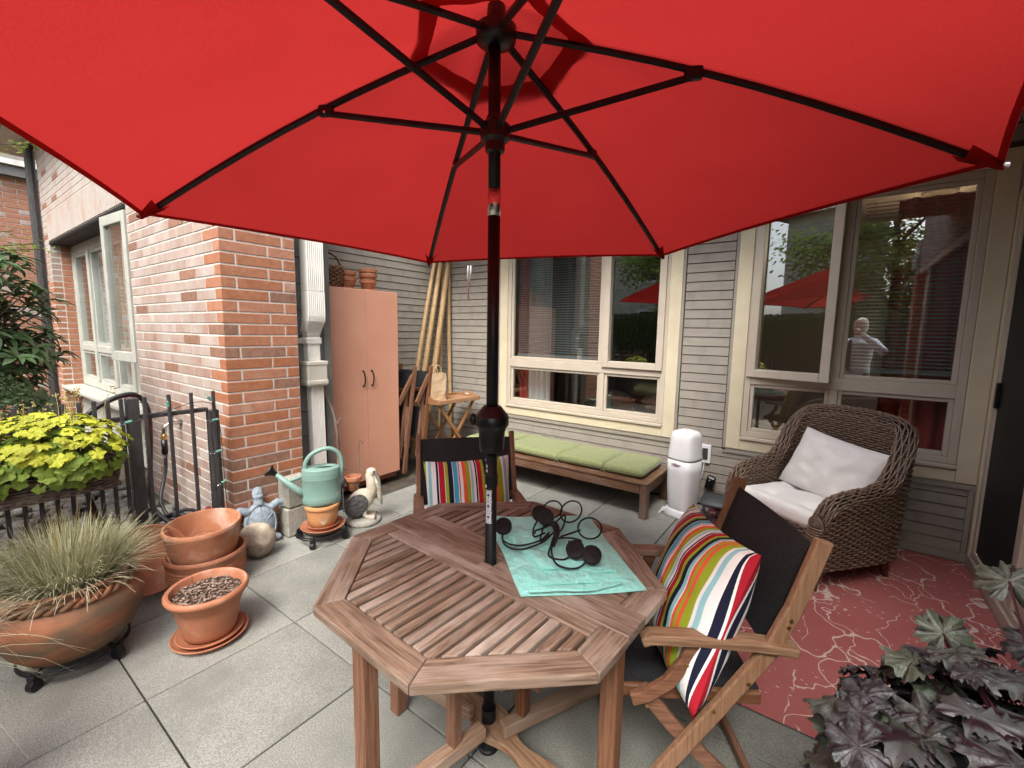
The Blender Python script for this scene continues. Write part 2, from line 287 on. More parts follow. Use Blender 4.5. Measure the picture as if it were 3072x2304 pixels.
def rug_mat():
    m, nt, p = new_mat('woven rug'); p.inputs['Roughness'].default_value = .95; p.inputs['Specular IOR Level'].default_value = .1
    v = coords(nt, rnd=False)
    f, _ = noise_fac(nt, v, 180, 2); base = mixc(nt, f, (.36, .115, .108), (.43, .15, .138))
    f0, _ = noise_fac(nt, v, 2, 3); base = mixc(nt, f0, base, (.37, .11, .105))
    nz = nt.nodes.new('ShaderNodeTexNoise'); nz.inputs['Scale'].default_value = 3.2; nz.inputs['Detail'].default_value = 3; nt.links.new(v, nz.inputs['Vector'])
    def lines(scale, wd, stretch, amt, seed):
        mp = nt.nodes.new('ShaderNodeMapping'); mp.inputs['Scale'].default_value = stretch; mp.inputs['Location'].default_value = (seed, seed*.7, 0); mp.inputs['Rotation'].default_value = (0, 0, seed)
        mm = mixc(nt, amt, v, nz.outputs['Color']); nt.links.new(mm, mp.inputs['Vector'])
        vo = nt.nodes.new('ShaderNodeTexVoronoi'); vo.feature = 'DISTANCE_TO_EDGE'; vo.inputs['Scale'].default_value = scale; nt.links.new(mp.outputs[0], vo.inputs['Vector'])
        lt = nt.nodes.new('ShaderNodeMapRange'); lt.inputs['From Min'].default_value = wd; lt.inputs['From Max'].default_value = wd*.55; nt.links.new(vo.outputs['Distance'], lt.inputs['Value'])
        return lt.outputs[0]
    l1 = lines(3.0, .011, (1, .55, 1), .3, .6); l2 = lines(6.5, .013, (1, .35, 1), .35, 2.1)
    fm, _ = noise_fac(nt, v, 2.1, 2, .44, .47)
    mu = nt.nodes.new('ShaderNodeMath'); mu.operation = 'MULTIPLY'; nt.links.new(l2, mu.inputs[0]); nt.links.new(fm, mu.inputs[1])
    mxm = nt.nodes.new('ShaderNodeMath'); mxm.operation = 'MAXIMUM'; nt.links.new(l1, mxm.inputs[0]); nt.links.new(mu.outputs[0], mxm.inputs[1])
    vd = nt.nodes.new('ShaderNodeTexVoronoi'); vd.inputs['Scale'].default_value = 34; mpd = nt.nodes.new('ShaderNodeMapping'); mpd.inputs['Scale'].default_value = (.55, 1.1, 1); mpd.inputs['Rotation'].default_value = (0, 0, .5); nt.links.new(v, mpd.inputs['Vector']); nt.links.new(mpd.outputs[0], vd.inputs['Vector'])
    dt = nt.nodes.new('ShaderNodeMapRange'); dt.inputs['From Min'].default_value = .16; dt.inputs['From Max'].default_value = .10; nt.links.new(vd.outputs['Distance'], dt.inputs['Value'])
    fm2, _ = noise_fac(nt, v, 1.7, 2, .62, .58)
    mu2 = nt.nodes.new('ShaderNodeMath'); mu2.operation = 'MULTIPLY'; nt.links.new(dt.outputs[0], mu2.inputs[0]); nt.links.new(fm2, mu2.inputs[1])
    mx2 = nt.nodes.new('ShaderNodeMath'); mx2.operation = 'MAXIMUM'; nt.links.new(mxm.outputs[0], mx2.inputs[0]); nt.links.new(mu2.outputs[0], mx2.inputs[1])
    c = mixc(nt, mx2.outputs[0], base, (.62, .50, .44)); nt.links.new(c, p.inputs['Base Color'])
    _, n3 = noise_fac(nt, v, 350, 2); b = nt.nodes.new('ShaderNodeBump'); b.inputs['Strength'].default_value = .5; b.inputs['Distance'].default_value = .003
    nt.links.new(n3, b.inputs['Height']); nt.links.new(b.outputs[0], p.inputs['Normal'])
    return m
M['rug'] = rug_mat()

def emit(name, c, s):
    m, nt, p = new_mat(name); p.inputs['Emission Color'].default_value = (*c, 1); p.inputs['Emission Strength'].default_value = s
    return m
M['lamp'] = emit('lit lamp glass', (1, .86, .55), 3.0)

# ------------------------------------------------------------------ mesh helpers
class MB:
    def __init__(s): s.v = []; s.f = []
    def add(s, v, f):
        o = len(s.v); s.v += [tuple(p) for p in v]; s.f += [tuple(i+o for i in q) for q in f]; return s
    def box(s, c, size, ch=0.0, rot=None):
        v, f = cbox(*size, ch)
        if rot is not None: v = [rot @ Vector(p) for p in v]
        return s.add([(p[0]+c[0], p[1]+c[1], p[2]+c[2]) for p in v], f)
    def span(s, x0, x1, y0, y1, z0, z1, ch=0.0):
        return s.box(((x0+x1)/2, (y0+y1)/2, (z0+z1)/2), (abs(x1-x0), abs(y1-y0), abs(z1-z0)), ch)
    def grid(s, P, close_u=False, close_v=False, cap=False):
        P = np.asarray(P, float); nu, nv = P.shape[:2]
        f = []
        for i in range(nu if close_u else nu-1):
            for j in range(nv if close_v else nv-1):
                a, b = (i+1) % nu, (j+1) % nv
                f.append((i*nv+j, a*nv+j, a*nv+b, i*nv+b))
        if cap:
            f.append(tuple(range(nv))[::-1]); f.append(tuple((nu-1)*nv+j for j in range(nv)))
        return s.add(P.reshape(-1, 3), f)
    def tube(s, pts, r, n=8, closed=False, cap=True, flat=1.0):
        pts = np.asarray(pts, float); m = len(pts)
        r = np.broadcast_to(np.asarray(r, float), (m,))
        t = np.roll(pts, -1, 0)-np.roll(pts, 1, 0)
        if not closed: t[0] = pts[1]-pts[0]; t[-1] = pts[-1]-pts[-2]
        t /= np.linalg.norm(t, axis=1)[:, None]+1e-12
        u = np.array([0, 0, 1.]) if abs(t[0][2]) < .9 else np.array([1., 0, 0])
        rings = []
        a = np.linspace(0, 2*pi, n, endpoint=False)
        for k in range(m):
            u = u-t[k]*np.dot(u, t[k]); u /= np.linalg.norm(u)+1e-12
            w_ = np.cross(t[k], u)
            rings.append(pts[k]+r[k]*(np.cos(a)[:, None]*u*flat+np.sin(a)[:, None]*w_))
        return s.grid(rings, close_u=closed, close_v=True, cap=cap and not closed)
    def lathe(s, prof, n=40, c=(0, 0, 0), sx=1, sy=1, closed=False):
        a = np.linspace(0, 2*pi, n, endpoint=False)
        P = [[(c[0]+r*sx*math.cos(q), c[1]+r*sy*math.sin(q), c[2]+z) for q in a] for r, z in prof]
        return s.grid(P, close_u=closed, close_v=True)
    def ball(s, c, r, nu=12, nv=16, rot=None):
        r = (r, r, r) if not hasattr(r, '__len__') else r
        P = []
        for i in range(nu+1):
            th = pi*i/nu
            row = []
            for j in range(nv):
                ph = 2*pi*j/nv
                p = Vector((r[0]*math.sin(th)*math.cos(ph), r[1]*math.sin(th)*math.sin(ph), r[2]*math.cos(th)))
                if rot is not None: p = rot @ p
                row.append((p.x+c[0], p.y+c[1], p.z+c[2]))
            P.append(row)
        return s.grid(P, close_v=True)
    def prism(s, poly, z0, z1):
        n = len(poly)
        v = [(p[0], p[1], z0) for p in poly]+[(p[0], p[1], z1) for p in poly]
        f = [tuple(range(n))[::-1], tuple(range(n, 2*n))]+[(i, (i+1) % n, n+(i+1) % n, n+i) for i in range(n)]
        return s.add(v, f)
    def mesh(s, name, smooth=False):
        me = bpy.data.meshes.new(name); me.from_pydata(s.v, [], s.f); me.validate()
        bm = bmesh.new(); bm.from_mesh(me); bmesh.ops.recalc_face_normals(bm, faces=bm.faces[:]); bm.to_mesh(me); bm.free()
        if smooth: me.polygons.foreach_set('use_smooth', [True]*len(me.polygons))
        return me
    def build(s, name, m, parent=None, smooth=False, bevel=0, sub=0):
        o = bpy.data.objects.new(name, s.mesh(name, smooth)); col.objects.link(o)
        o.data.materials.append(M[m] if isinstance(m, str) else m)
        if parent: o.parent = parent
        if bevel:
            b = o.modifiers.new('bevel', 'BEVEL'); b.width = bevel; b.segments = 2; b.limit_method = 'ANGLE'; b.angle_limit = R(40)
        if sub:
            d = o.modifiers.new('sub', 'SUBSURF'); d.levels = sub; d.render_levels = sub
        return o

_cb = {}
def cbox(sx, sy, sz, ch=0.0):
    X, Y, Z = sx/2, sy/2, sz/2
    if ch <= 0:
        v = [(a*X, b*Y, c*Z) for a in (-1, 1) for b in (-1, 1) for c in (-1, 1)]
        return v, [(0, 1, 3, 2), (4, 6, 7, 5), (0, 4, 5, 1), (2, 3, 7, 6), (0, 2, 6, 4), (1, 5, 7, 3)]
    ch = min(ch, X*.9, Y*.9, Z*.9)
    v = []; idx = {}
    for a in (-1, 1):
        for b in (-1, 1):
            for c in (-1, 1):
                idx[a, b, c] = len(v)
                v += [(a*X, b*(Y-ch), c*(Z-ch)), (a*(X-ch), b*Y, c*(Z-ch)), (a*(X-ch), b*(Y-ch), c*Z)]
    f = []
    for a in (-1, 1):
        f.append([idx[a, b, c] for b, c in ((-1, -1), (1, -1), (1, 1), (-1, 1))])
        f.append([idx[b, a, c]+1 for b, c in ((-1, -1), (1, -1), (1, 1), (-1, 1))])
        f.append([idx[b, c, a]+2 for b, c in ((-1, -1), (1, -1), (1, 1), (-1, 1))])
        for b in (-1, 1):
            f.append([idx[a, b, -1], idx[a, b, 1], idx[a, b, 1]+1, idx[a, b, -1]+1])
            f.append([idx[a, -1, b], idx[a, 1, b], idx[a, 1, b]+2, idx[a, -1, b]+2])
            f.append([idx[-1, a, b]+1, idx[1, a, b]+1, idx[1, a, b]+2, idx[-1, a, b]+2])
            for c in (-1, 1): f.append([idx[a, b, c], idx[a, b, c]+1, idx[a, b, c]+2])
    return v, f

_bm = {}
def block(name, c, size, m, parent=None, ch=.003, rot=None, kind=None):
    """chamfered box as its own object; alike sizes share mesh data"""
    key = (tuple(round(q, 4) for q in size), ch, m)
    if key not in _bm:
        b = MB(); b.box((0, 0, 0), size, ch); me = b.mesh(name); me.materials.append(M[m]); _bm[key] = me
    o = bpy.data.objects.new(name, _bm[key]); col.objects.link(o)
    o.location = c
    if rot is not None: o.rotation_euler = rot
    if parent: o.parent = parent
    return o

def span(name, x0, x1, y0, y1, z0, z1, m, parent=None, ch=.003):
    return block(name, ((x0+x1)/2, (y0+y1)/2, (z0+z1)/2), (abs(x1-x0), abs(y1-y0), abs(z1-z0)), m, parent, ch)

def beam(name, p0, p1, wd, ht, m, parent=None, up=(0, 0, 1), ch=.004):
    """bar from p0 to p1, grain along local X; wd across, ht along 'up'"""
    p0, p1, up = Vector(p0), Vector(p1), Vector(up)
    x = (p1-p0); L = x.length; x.normalize(); y = up.cross(x)
    if y.length < 1e-4: y = Vector((0, 1, 0)).cross(x)
    y.normalize(); z = x.cross(y)
    o = block(name, (0, 0, 0), (L, wd, ht), m, parent, ch)
    mt = Matrix((x, y, z)).transposed().to_4x4(); mt.translation = (p0+p1)/2
    o.matrix_local = mt
    return o

def curved_beam(name, pts, wd, ht, m, parent, side):
    """bar with bends lying in a plane with normal 'side'"""
    b = MB(); pts = [Vector(p) for p in pts]; side = Vector(side).normalized(); rings = []
    for i, p in enumerate(pts):
        t = (pts[min(i+1, len(pts)-1)]-pts[max(i-1, 0)]).normalized(); n = side.cross(t).normalized()
        rings.append([p+side*a*wd/2+n*c*ht/2 for a, c in ((-1, -1), (1, -1), (1, 1), (-1, 1))])
    b.grid([[tuple(q) for q in r_] for r_ in rings], close_v=True, cap=True)
    return b.build(name, m, parent, bevel=.005)

def thing(name, label, cat, loc=(0, 0, 0), rz=0, group=None):
    o = bpy.data.objects.new(name, None); col.objects.link(o); o.empty_display_size = .1
    o.location = loc; o.rotation_euler = (0, 0, rz); o['label'] = label; o['category'] = cat
    if group: o['group'] = group
    return o
def tag(o, label, cat, group=None):
    o['label'] = label; o['category'] = cat
    if group: o['group'] = group
    return o
def struct(o): o['kind'] = 'structure'; return o
def stuff(o): o['kind'] = 'stuff'; return o

def arc(c, r, a0, a1, n, ax='xz'):
    out = []
    for i in range(n):
        a = a0+(a1-a0)*i/(n-1); p = [c[0], c[1], c[2]]
        p['xyz'.index(ax[0])] += r*math.cos(a); p['xyz'.index(ax[1])] += r*math.sin(a); out.append(tuple(p))
    return out
def smooth_path(pts, n=8):
    """Catmull-Rom through pts"""
    P = [np.array(p, float) for p in pts]; P = [2*P[0]-P[1]]+P+[2*P[-1]-P[-2]]; out = []
    for i in range(1, len(P)-2):
        for k in range(n):
            t = k/n
            out.append(.5*((2*P[i])+(-P[i-1]+P[i+1])*t+(2*P[i-1]-5*P[i]+4*P[i+1]-P[i+2])*t*t+(-P[i-1]+3*P[i]-3*P[i+1]+P[i+2])*t**3))
    out.append(P[-2]); return np.array(out)
def clip_poly(poly, a, b, c):
    """keep a*x+b*y<=c"""
    out = []
    for i in range(len(poly)):
        p, q = poly[i], poly[(i+1) % len(poly)]
        dp, dq = a*p[0]+b*p[1]-c, a*q[0]+b*q[1]-c
        if dp <= 0: out.append(p)
        if (dp < 0 < dq) or (dq < 0 < dp):
            t = dp/(dp-dq); out.append((p[0]+t*(q[0]-p[0]), p[1]+t*(q[1]-p[1])))
    return out
def remesh(o, vox, sm=6):
    r_ = o.modifiers.new('remesh', 'REMESH'); r_.mode = 'VOXEL'; r_.voxel_size = vox; r_.use_smooth_shade = True
    s = o.modifiers.new('smooth', 'SMOOTH'); s.factor = .5; s.iterations = sm
    return o

# ================================================================== SETTING
# ground: one sheet to the horizon, patio of slabs on top
g = MB(); g.grid([[(x, y, -.06) for y in (-90, 90)] for x in (-90, 90)]); struct(g.build('ground', 'earth'))
pb = MB(); pb.span(-3.3, 1.6, -4, 4.2, -.055, -.012); patio = struct(pb.build('patio', 'joint'))
px, py = .604, .612
for i in range(9):
    for j in range(9):
        x0 = -2.137-2*px+i*px; y0 = .456-2*py+j*py
        x1, y1 = x0+px, y0+py
        x0, x1 = max(x0, -3.22), min(x1, 1.2); y1 = min(y1, 4.06)
        if x1-x0 < .03 or y1-y0 < .03: continue
        if x0 > .9: continue
        block('paving_slab', ((x0+x1)/2, (y0+y1)/2, -.02+random.uniform(-.001, .001)), (x1-x0-.007, y1-y0-.007, .04), 'slab', patio, .003)

# ------------------------------------------------------------------ brick wing on the left
BX, BY, CH, BL = -3.2, 1.229, .0762, .304
wing = thing('brick_building', 'red brick building wing with a large pale framed window beside the gate fence', 'building', (-5.9, 1.6, 0))
WO = Vector((-5.9, 1.6, 0))
core = MB()
def cspan(x0, x1, y0, y1, z0, z1): core.span(x0-WO.x, x1-WO.x, y0-WO.y, y1-WO.y, z0, z1)
D = .004
cspan(-5.04, BX-D, BY+D, 1.72, 0, 3.8); cspan(-8.6, -8.306, BY+D, 1.72, 0, 3.8); cspan(-8.3, -5.04, BY+D, 1.72, 2.55, 3.8)
core.build('wall', 'mortar', wing)
cnt = 0; rest = {'brick': MB(), 'brick_dark': MB(), 'brick_pale': MB(), 'brick_white': MB()}
def brick(x0, x1, y0, y1, z0, own, pale=False):
    c = ((x0+x1)/2-WO.x, (y0+y1)/2-WO.y, z0+CH/2+random.uniform(-.0008, .0008))
    size = (round(x1-x0-.011, 3), round(y1-y0-.011 if y1-y0 > .12 else y1-y0, 3), .0655)
    k = random.random(); m = 'brick_dark' if k < .06 else (('brick_white' if z0 > 2.4 else 'brick_pale') if pale else 'brick')
    if own: block('brick', c, size, m, wing, .003)
    else: rest[m].box(c, size, .003)
rows = int(3.72/CH)
for k in range(rows):
    z = k*CH+.004; odd = k % 2; own = z < 2.35
    # east face (faces +X): corner brick shows on both faces
    if odd == 0:
        c0 = [(BX-.095, BX+.0, BY, BY+BL-.005)]
        ys = [(BY+BL-.005, 1.723)]; xs0 = BX-.095
    else:
        c0 = [(BX-.247, BX, BY, BY+.095)]
        ys = [(BY+.095, BY+.4), (BY+.4, 1.723)]; xs0 = BX-.247
    for a in c0:
        cx, cy = (a[0]+a[1])/2-WO.x, (a[2]+a[3])/2-WO.y
        m = 'brick_dark' if random.random() < .12 else 'brick'
        sz = (round(a[1]-a[0]-.0055, 3), round(a[3]-a[2]-.0055, 3), .0655)
        c = (cx+.00275, cy-.00275, z+CH/2)
        if own: block('brick', c, sz, m, wing, .003)
        else: rest[m].box(c, sz, .003)
    for y0, y1 in ys:
        m = 'brick_dark' if random.random() < .12 else 'brick'
        c = (BX-.045-WO.x, (y0+y1)/2-WO.y, z+CH/2); sz = (.09, round(y1-y0-.011, 3), .0655)
        if own: block('brick', c, sz, m, wing, .003)
        else: rest[m].box(c, sz, .003)
    x = xs0
    while x > -5.03:
        x2 = max(x-BL, -5.04)
        if x-x2 > .03: brick(x2, x, BY, BY+.09, z, own and x > -5.1, True)
        x = x2
    if z > 2.87 or True:
        # far pilaster and the wall above the opening
        x = -5.04+(.15 if odd else 0) if z > 2.86 else -8.3
        while x > -8.59:
            x2 = max(x-BL, -8.6)
            if not (z < 2.86 and x > -8.25): brick(x2, min(x, -5.04) if z > 2.86 else x, BY, BY+.09, z, False, z > 2)
            x = x2
        if z < 2.5:   # reveal of the pilaster, facing the window
            rest['brick'].box((-8.345-WO.x, BY+.19-WO.y, z+CH/2), (.09, .19, .0655), .003)
x = -8.3
while x < -5.05:      # soldier course
    rest['brick_white'].box((x+.038-WO.x, BY+.037-WO.y, 2.555+.168), (.060, .09, .325), .003); x += .0762
for k, b in rest.items(): stuff(b.build('brick', k, wing))
# eave over the far end
b = MB(); b.span(-9.35-WO.x, -3.1-WO.x, BY-.32-WO.y, 1.7-WO.y, 3.80, 3.98); b.build('eave', 'frame_grey', wing)
b = MB(); b.span(-9.4-WO.x, -3.1-WO.x, BY-.40-WO.y, BY-.325-WO.y, 3.83, 4.0); b.build('gutter', 'white_metal', wing)
b = MB(); b.tube([(-8.66-WO.x, BY-.05-WO.y, z) for z in (0, 2, 3.9)], .05, 10); b.build('downpipe', 'fence', wing)
# steel lintel + recessed window
b = MB(); b.span(-8.3-WO.x, -5.04-WO.x, BY-.004-WO.y, BY+.34-WO.y, 2.52, 2.548); b.build('lintel', 'iron', wing)
win = MB(); wy = BY+.22
def wsp(mb, x0, x1, y0, y1, z0, z1): mb.span(x0-WO.x, x1-WO.x, y0-WO.y, y1-WO.y, z0, z1)
for (x0, x1, z0, z1) in ((-8.3, -5.04, 2.40, 2.52), (-8.3, -5.04, .70, .80), (-8.3, -8.16, .80, 2.40), (-5.16, -5.04, .80, 2.40)): wsp(win, x0, x1, wy-.03, wy+.06, z0, z1)
fr = win.build('window', 'frame_grey', wing, bevel=.006)
for x in (-7.42, -6.62, -5.95):
    b = MB(); wsp(b, x-.05, x+.05, wy-.045, wy+.05, .801, 2.399); b.build('mullion', 'frame_grey', fr, bevel=.005)
xe = (-8.16, -7.47, -7.37, -6.67, -6.57, -6.0, -5.9, -5.16)
for i in range(0, 8, 2):
    b = MB(); wsp(b, xe[i], xe[i+1], wy-.035, wy+.04, 1.17, 1.25); b.build('rail', 'frame_grey', fr, bevel=.005)
    for z0, z1 in ((.80, 1.17), (1.25, 2.40)):
        if i == 6 and z0 > 1: continue
        b = MB()
        for (a0, a1, c0, c1) in ((xe[i], xe[i+1], z0, z0+.035), (xe[i], xe[i+1], z1-.035, z1), (xe[i], xe[i]+.035, z0+.035, z1-.035), (xe[i+1]-.035, xe[i+1], z0+.035, z1-.035)): wsp(b, a0, a1, wy-.02, wy+.03, c0, c1)
        b.build('sash', 'frame_grey', fr)
        b = MB(); wsp(b, xe[i]+.03, xe[i+1]-.03, wy+.005, wy+.011, z0+.03, z1-.03); b.build('pane', 'glass', fr)
b = MB(); wsp(b, -8.3, -5.04, BY-.03, wy-.03, .66, .70); b.build('sill', 'frame_grey', wing, bevel=.008)
for k in range(5):
    b = MB(); y0 = BY+.17-WO.y
    z0, z1 = .66-(k+1)*.125, .66-k*.125
    b.add([(-8.3-WO.x, y0-.016, z0), (-5.04-WO.x, y0-.016, z0), (-5.04-WO.x, y0, z1), (-8.3-WO.x, y0, z1), (-8.3-WO.x, y0+.02, z0), (-5.04-WO.x, y0+.02, z0), (-5.04-WO.x, y0+.02, z1), (-8.3-WO.x, y0+.02, z1)],
          [(0, 1, 2, 3), (4, 7, 6, 5), (0, 4, 5, 1), (3, 2, 6, 7), (0, 3, 7, 4), (1, 5, 6, 2)])
    b.build('siding_board', 'frame_grey', wing)
# casement standing open on the right
b = MB()
for (x0, x1, z0, z1) in ((-.58, -.505, 1.17, 2.50), (-.075, 0, 1.17, 2.50), (-.505, -.075, 2.41, 2.50), (-.505, -.075, 1.17, 1.26)): b.span(x0, x1, -.03, .03, z0, z1)
cas = b.build('casement', 'frame_grey', wing, bevel=.006); cas.location = (-5.07-WO.x, BY+.02-WO.y, 0); cas.rotation_euler = (0, 0, R(4))
b = MB(); b.span(-.51, -.07, -.004, .004, 1.255, 2.415); b.build('pane', 'glass', cas)
b = MB(); b.tube(smooth_path([(-.47, .02, 1.5), (-.47, .05, 1.47), (-.45, .06, 1.36), (-.45, .05, 1.3)]), .012, 6); b.build('handle', 'frame_grey', cas, smooth=True)
# dim room behind that window
b = MB(); b.span(-8.5, -4.6, 3.6, 3.62, 0, 2.8); b.span(-8.5, -4.6, 1.75, 3.6, 0, .02); b.span(-8.5, -4.6, 1.75, 3.6, 2.8, 2.82); b.span(-8.52, -8.5, 1.75, 3.6, 0, 2.8); b.span(-4.62, -4.6, 1.75, 3.6, 0, 2.8)
struct(b.build('side_room', 'room_wall'))
b = MB(); x = -8.25; pts = []
P = []
for i in range(360):
    xx = -8.2+3.1*i/359; yy = 1.62+.03*math.sin(i*.3)+.012*math.sin(i*.13); P.append([(xx, yy, .75), (xx, yy, 2.5)])
b.grid(P); tag(b.build('sheer_curtain', 'curtain_white', smooth=True), 'pale sheer curtain behind the brick wing window', 'curtain')

# far building beyond the wing
fb = thing('far_building', 'distant brick building with grey siding storey above, far left behind the shrub', 'building', (-11, 0, 0))
b = MB(); b.span(-.5, .5-.008, -9, 4, 0, 3.75); b.build('wall', 'mortar', fb)
b = MB(); b2 = MB()
for k in range(49):
    y = -3.0-(.15 if k % 2 else 0)
    while y < 4:
        (b2 if random.random() < .2 else b).box((.455, y+.15, k*CH+.04), (.09, .293, .0655), .003); y += BL
stuff(b.build('brick', 'brick', fb)); stuff(b2.build('brick', 'brick_pale', fb))
b = MB(); b.span(-.5, .62, -9, 4, 3.75, 3.95); b.build('band', 'siding_dark', fb)
b = MB(); b.span(.62, .68, -9, 4, 3.9, 3.98); b.build('gutter', 'white_metal', fb)
for k in range(12):
    b = MB(); b.span(-.5, .4+.004*(k % 2), -9, 4, 3.95+k*.28, 3.95+k*.28+.272); b.build('siding_panel', 'siding', fb)

# ------------------------------------------------------------------ house: taupe siding, windows, soffit
house = thing('siding_house', 'taupe lap siding house wall with two cream trimmed windows behind the patio', 'building', (-1.6, 4.1, 0))
HO = Vector((-1.6, 4.1, 0)); YB = 4.08; XL = -4.08; EX = .0785
def hs_(mb, x0, x1, y0, y1, z0, z1): return mb.span(x0-HO.x, x1-HO.x, y0-HO.y, y1-HO.y, z0, z1)
W1 = (-3.12, -1.115, .563, 2.66); W2 = (-.68, .83, .553, 2.66)
wall = MB()
Y0, Y1 = YB+.012, YB+.16
for x0, x1, z0, z1 in ((-4.4, W1[0]+.05, 0, 6.2), (W1[1]-.05, W2[0]+.05, 0, 6.2), (W2[1]-.05, .95, 0, 6.2), (W1[0]+.05, W1[1]-.05, 0, .62), (W2[0]+.05, W2[1]-.05, 0, .61), (W1[0]+.05, W1[1]-.05, 2.6, 6.2), (W2[0]+.05, W2[1]-.05, 2.6, 6.2)):
    hs_(wall, x0, x1, Y0, Y1, z0, z1)
wl = wall.build('wall', 'groove_shade', house)
def lap(x0, x1, z, ax='y', at=YB, par=None, m='siding', ex=EX, gap=.0085):
    """one lapped board; ax='y': faces -Y on plane y=at; ax='x': faces +X on plane x=at, x0..x1 are y"""
    key = ('lap', round(x1-x0, 3), m, ex)
    if key not in _bm:
        L = x1-x0; b = MB(); t0, t1 = .010, .005; h = ex-gap
        v = []
        for xx in (0, L): v += [(xx, -t0, 0), (xx, -t0+.001, .004), (xx, -t1, h), (xx, .009, h), (xx, .009, 0)]
        b.add(v, [(0, 1, 2, 3, 4), (9, 8, 7, 6, 5)]+[(i, i+5, (i+1) % 5+5, (i+1) % 5) for i in range(5)])
        me = b.mesh('siding_board'); me.materials.append(M[m]); _bm[key] = me
    o = bpy.data.objects.new('siding_board', _bm[key]); col.objects.link(o)
    if ax == 'y': o.location = (x0, at, z)
    else: o.location = (at, x0, z); o.rotation_euler = (0, 0, R(90))
    o.location -= HO; o.parent = par or wl
    return o
zb = .075
for k in range(35):
    z = zb+k*EX
    if z < .563-.07: lap(-4.07, .80, z)
    else:
        lap(-4.07, W1[0]-.03, z); lap(W1[1]+.03, W2[0]-.03, z)
        if z < .563+.001: lap(W1[0]-.03, W1[1]+.03, z) if z+EX < .55 else None
b = MB(); hs_(b, .801, .829, YB-.016, YB+.012, .073, .53); b.build('corner_trim', 'siding', house, bevel=.003)
b = MB(); hs_(b, -4.08, .83, YB-.02, YB+.012, .015, .072); b.build('base_flashing', 'siding', house, bevel=.004)
# left return wall in the recess
lw = MB(); hs_(lw, XL-.16, XL-.012, 2.0, 4.2, 0, 3.8); lwo = lw.build('wall', 'groove_shade', house)
for k in range(35): lap(2.0, 4.075, zb+k*EX, 'x', XL, lwo)
# short wall between brick and wardrobe, wide grey laps
sw = MB(); hs_(sw, -4.1, -3.392, 1.725, 2.075, 0, 3.6); swo = sw.build('wall', 'groove_shade', house)
for k in range(17): lap(1.725, 2.02, .05+k*.2, 'x', -3.38, swo, 'siding_dark', .2)
b = MB(); hs_(b, -3.40, -3.362, 2.022, 2.085, 0, 3.6); b.build('corner_board', 'siding_dark', house, bevel=.003)

def window(name, W, split, fix_left, ajar, zrail=(1.11, 1.20)):
    x0, x1, z0, z1 = W; tw = .105
    trim = MB()
    for a in ((x0, x0+tw, z0, z1), (x1-tw, x1, z0, z1), (x0+tw, x1-tw, z0, z0+.085), (x0+tw, x1-tw, z1-tw, z1)): hs_(trim, a[0], a[1], YB-.028, YB+.012, a[2], a[3])
    o = trim.build(name, 'cream', house, bevel=.004)
    j = MB(); jt = .022            # grey moulding around the trim
    for a in ((x0-jt, x0-.001, z0-jt, z1), (x1+.001, x1+jt, z0-jt, z1), (x0-jt, x1+jt, z0-jt-.02, z0-.002)): hs_(j, a[0], a[1], YB-.02, YB+.01, a[2], a[3])
    j.build('moulding', 'siding', o)
    s = MB(); hs_(s, x0+tw+.002, x1-tw-.002, YB-.045, YB+.02, z0+.088, z0+.118); s.build('sill', 'vinyl', o, bevel=.006)
    fx0, fx1, fz0, fz1 = x0+tw+.002, x1-tw-.002, z0+.12, z1-tw-.002
    f = MB(); ft = .045
    for a in ((fx0, fx0+ft, fz0, fz1), (fx1-ft, fx1, fz0, fz1), (fx0+ft, fx1-ft, fz0, fz0+ft), (fx0+ft, fx1-ft, fz1-ft, fz1), (fx0+ft, fx1-ft, zrail[0], zrail[1]), ):
        hs_(f, a[0], a[1], YB-.02, YB+.06, a[2], a[3])
    f.build('frame', 'vinyl', o, bevel=.004)
    for za, zc in ((fz0+ft, zrail[0]), (zrail[1], fz1-ft)):
        m_ = MB(); hs_(m_, split-.025, split+.025, YB-.019, YB+.055, za+.0005, zc-.0005); m_.build('mullion', 'vinyl', o, bevel=.004)
        for k, (xa, xc) in enumerate(((fx0+ft, split-.025), (split+.025, fx1-ft))):
            opening = (za > 1) and ((k == 1) == fix_left)
            st = .062 if opening else .028; py0 = YB-.04 if opening else YB-.005
            e = .02 if opening else 0
            xa2, xc2, za2, zc2 = xa-e, xc+e, za-e*1.5, zc+e
            px0, pyy = (xa2-HO.x, YB+.03-HO.y) if opening else (0, 0)   # hinge of the casement on its left edge
            def hb(mb, a0, a1, y0, y1, z0_, z1_): mb.span(a0-HO.x-px0, a1-HO.x-px0, y0-HO.y-pyy, y1-HO.y-pyy, z0_, z1_)
            sb = MB()
            for a in ((xa2, xa2+st, za2, zc2), (xc2-st, xc2, za2, zc2), (xa2+st, xc2-st, za2, za2+st), (xa2+st, xc2-st, zc2-st, zc2)): hb(sb, a[0], a[1], py0, YB+.03, a[2], a[3])
            so = sb.build('sash', 'vinyl', o, bevel=.005)
            gp = MB(); hb(gp, xa2+st-.008, xc2-st+.008, YB+.012, YB+.018, za2+st-.008, zc2-st+.008); go = gp.build('pane', 'glass', o)
            if opening:
                for q in (so, go): q.location = (px0, pyy, 0); q.rotation_euler = (0, 0, -R(ajar))
    return o
window('window', W1, -1.845, True, .8); window('window', W2, .025, False, 13)
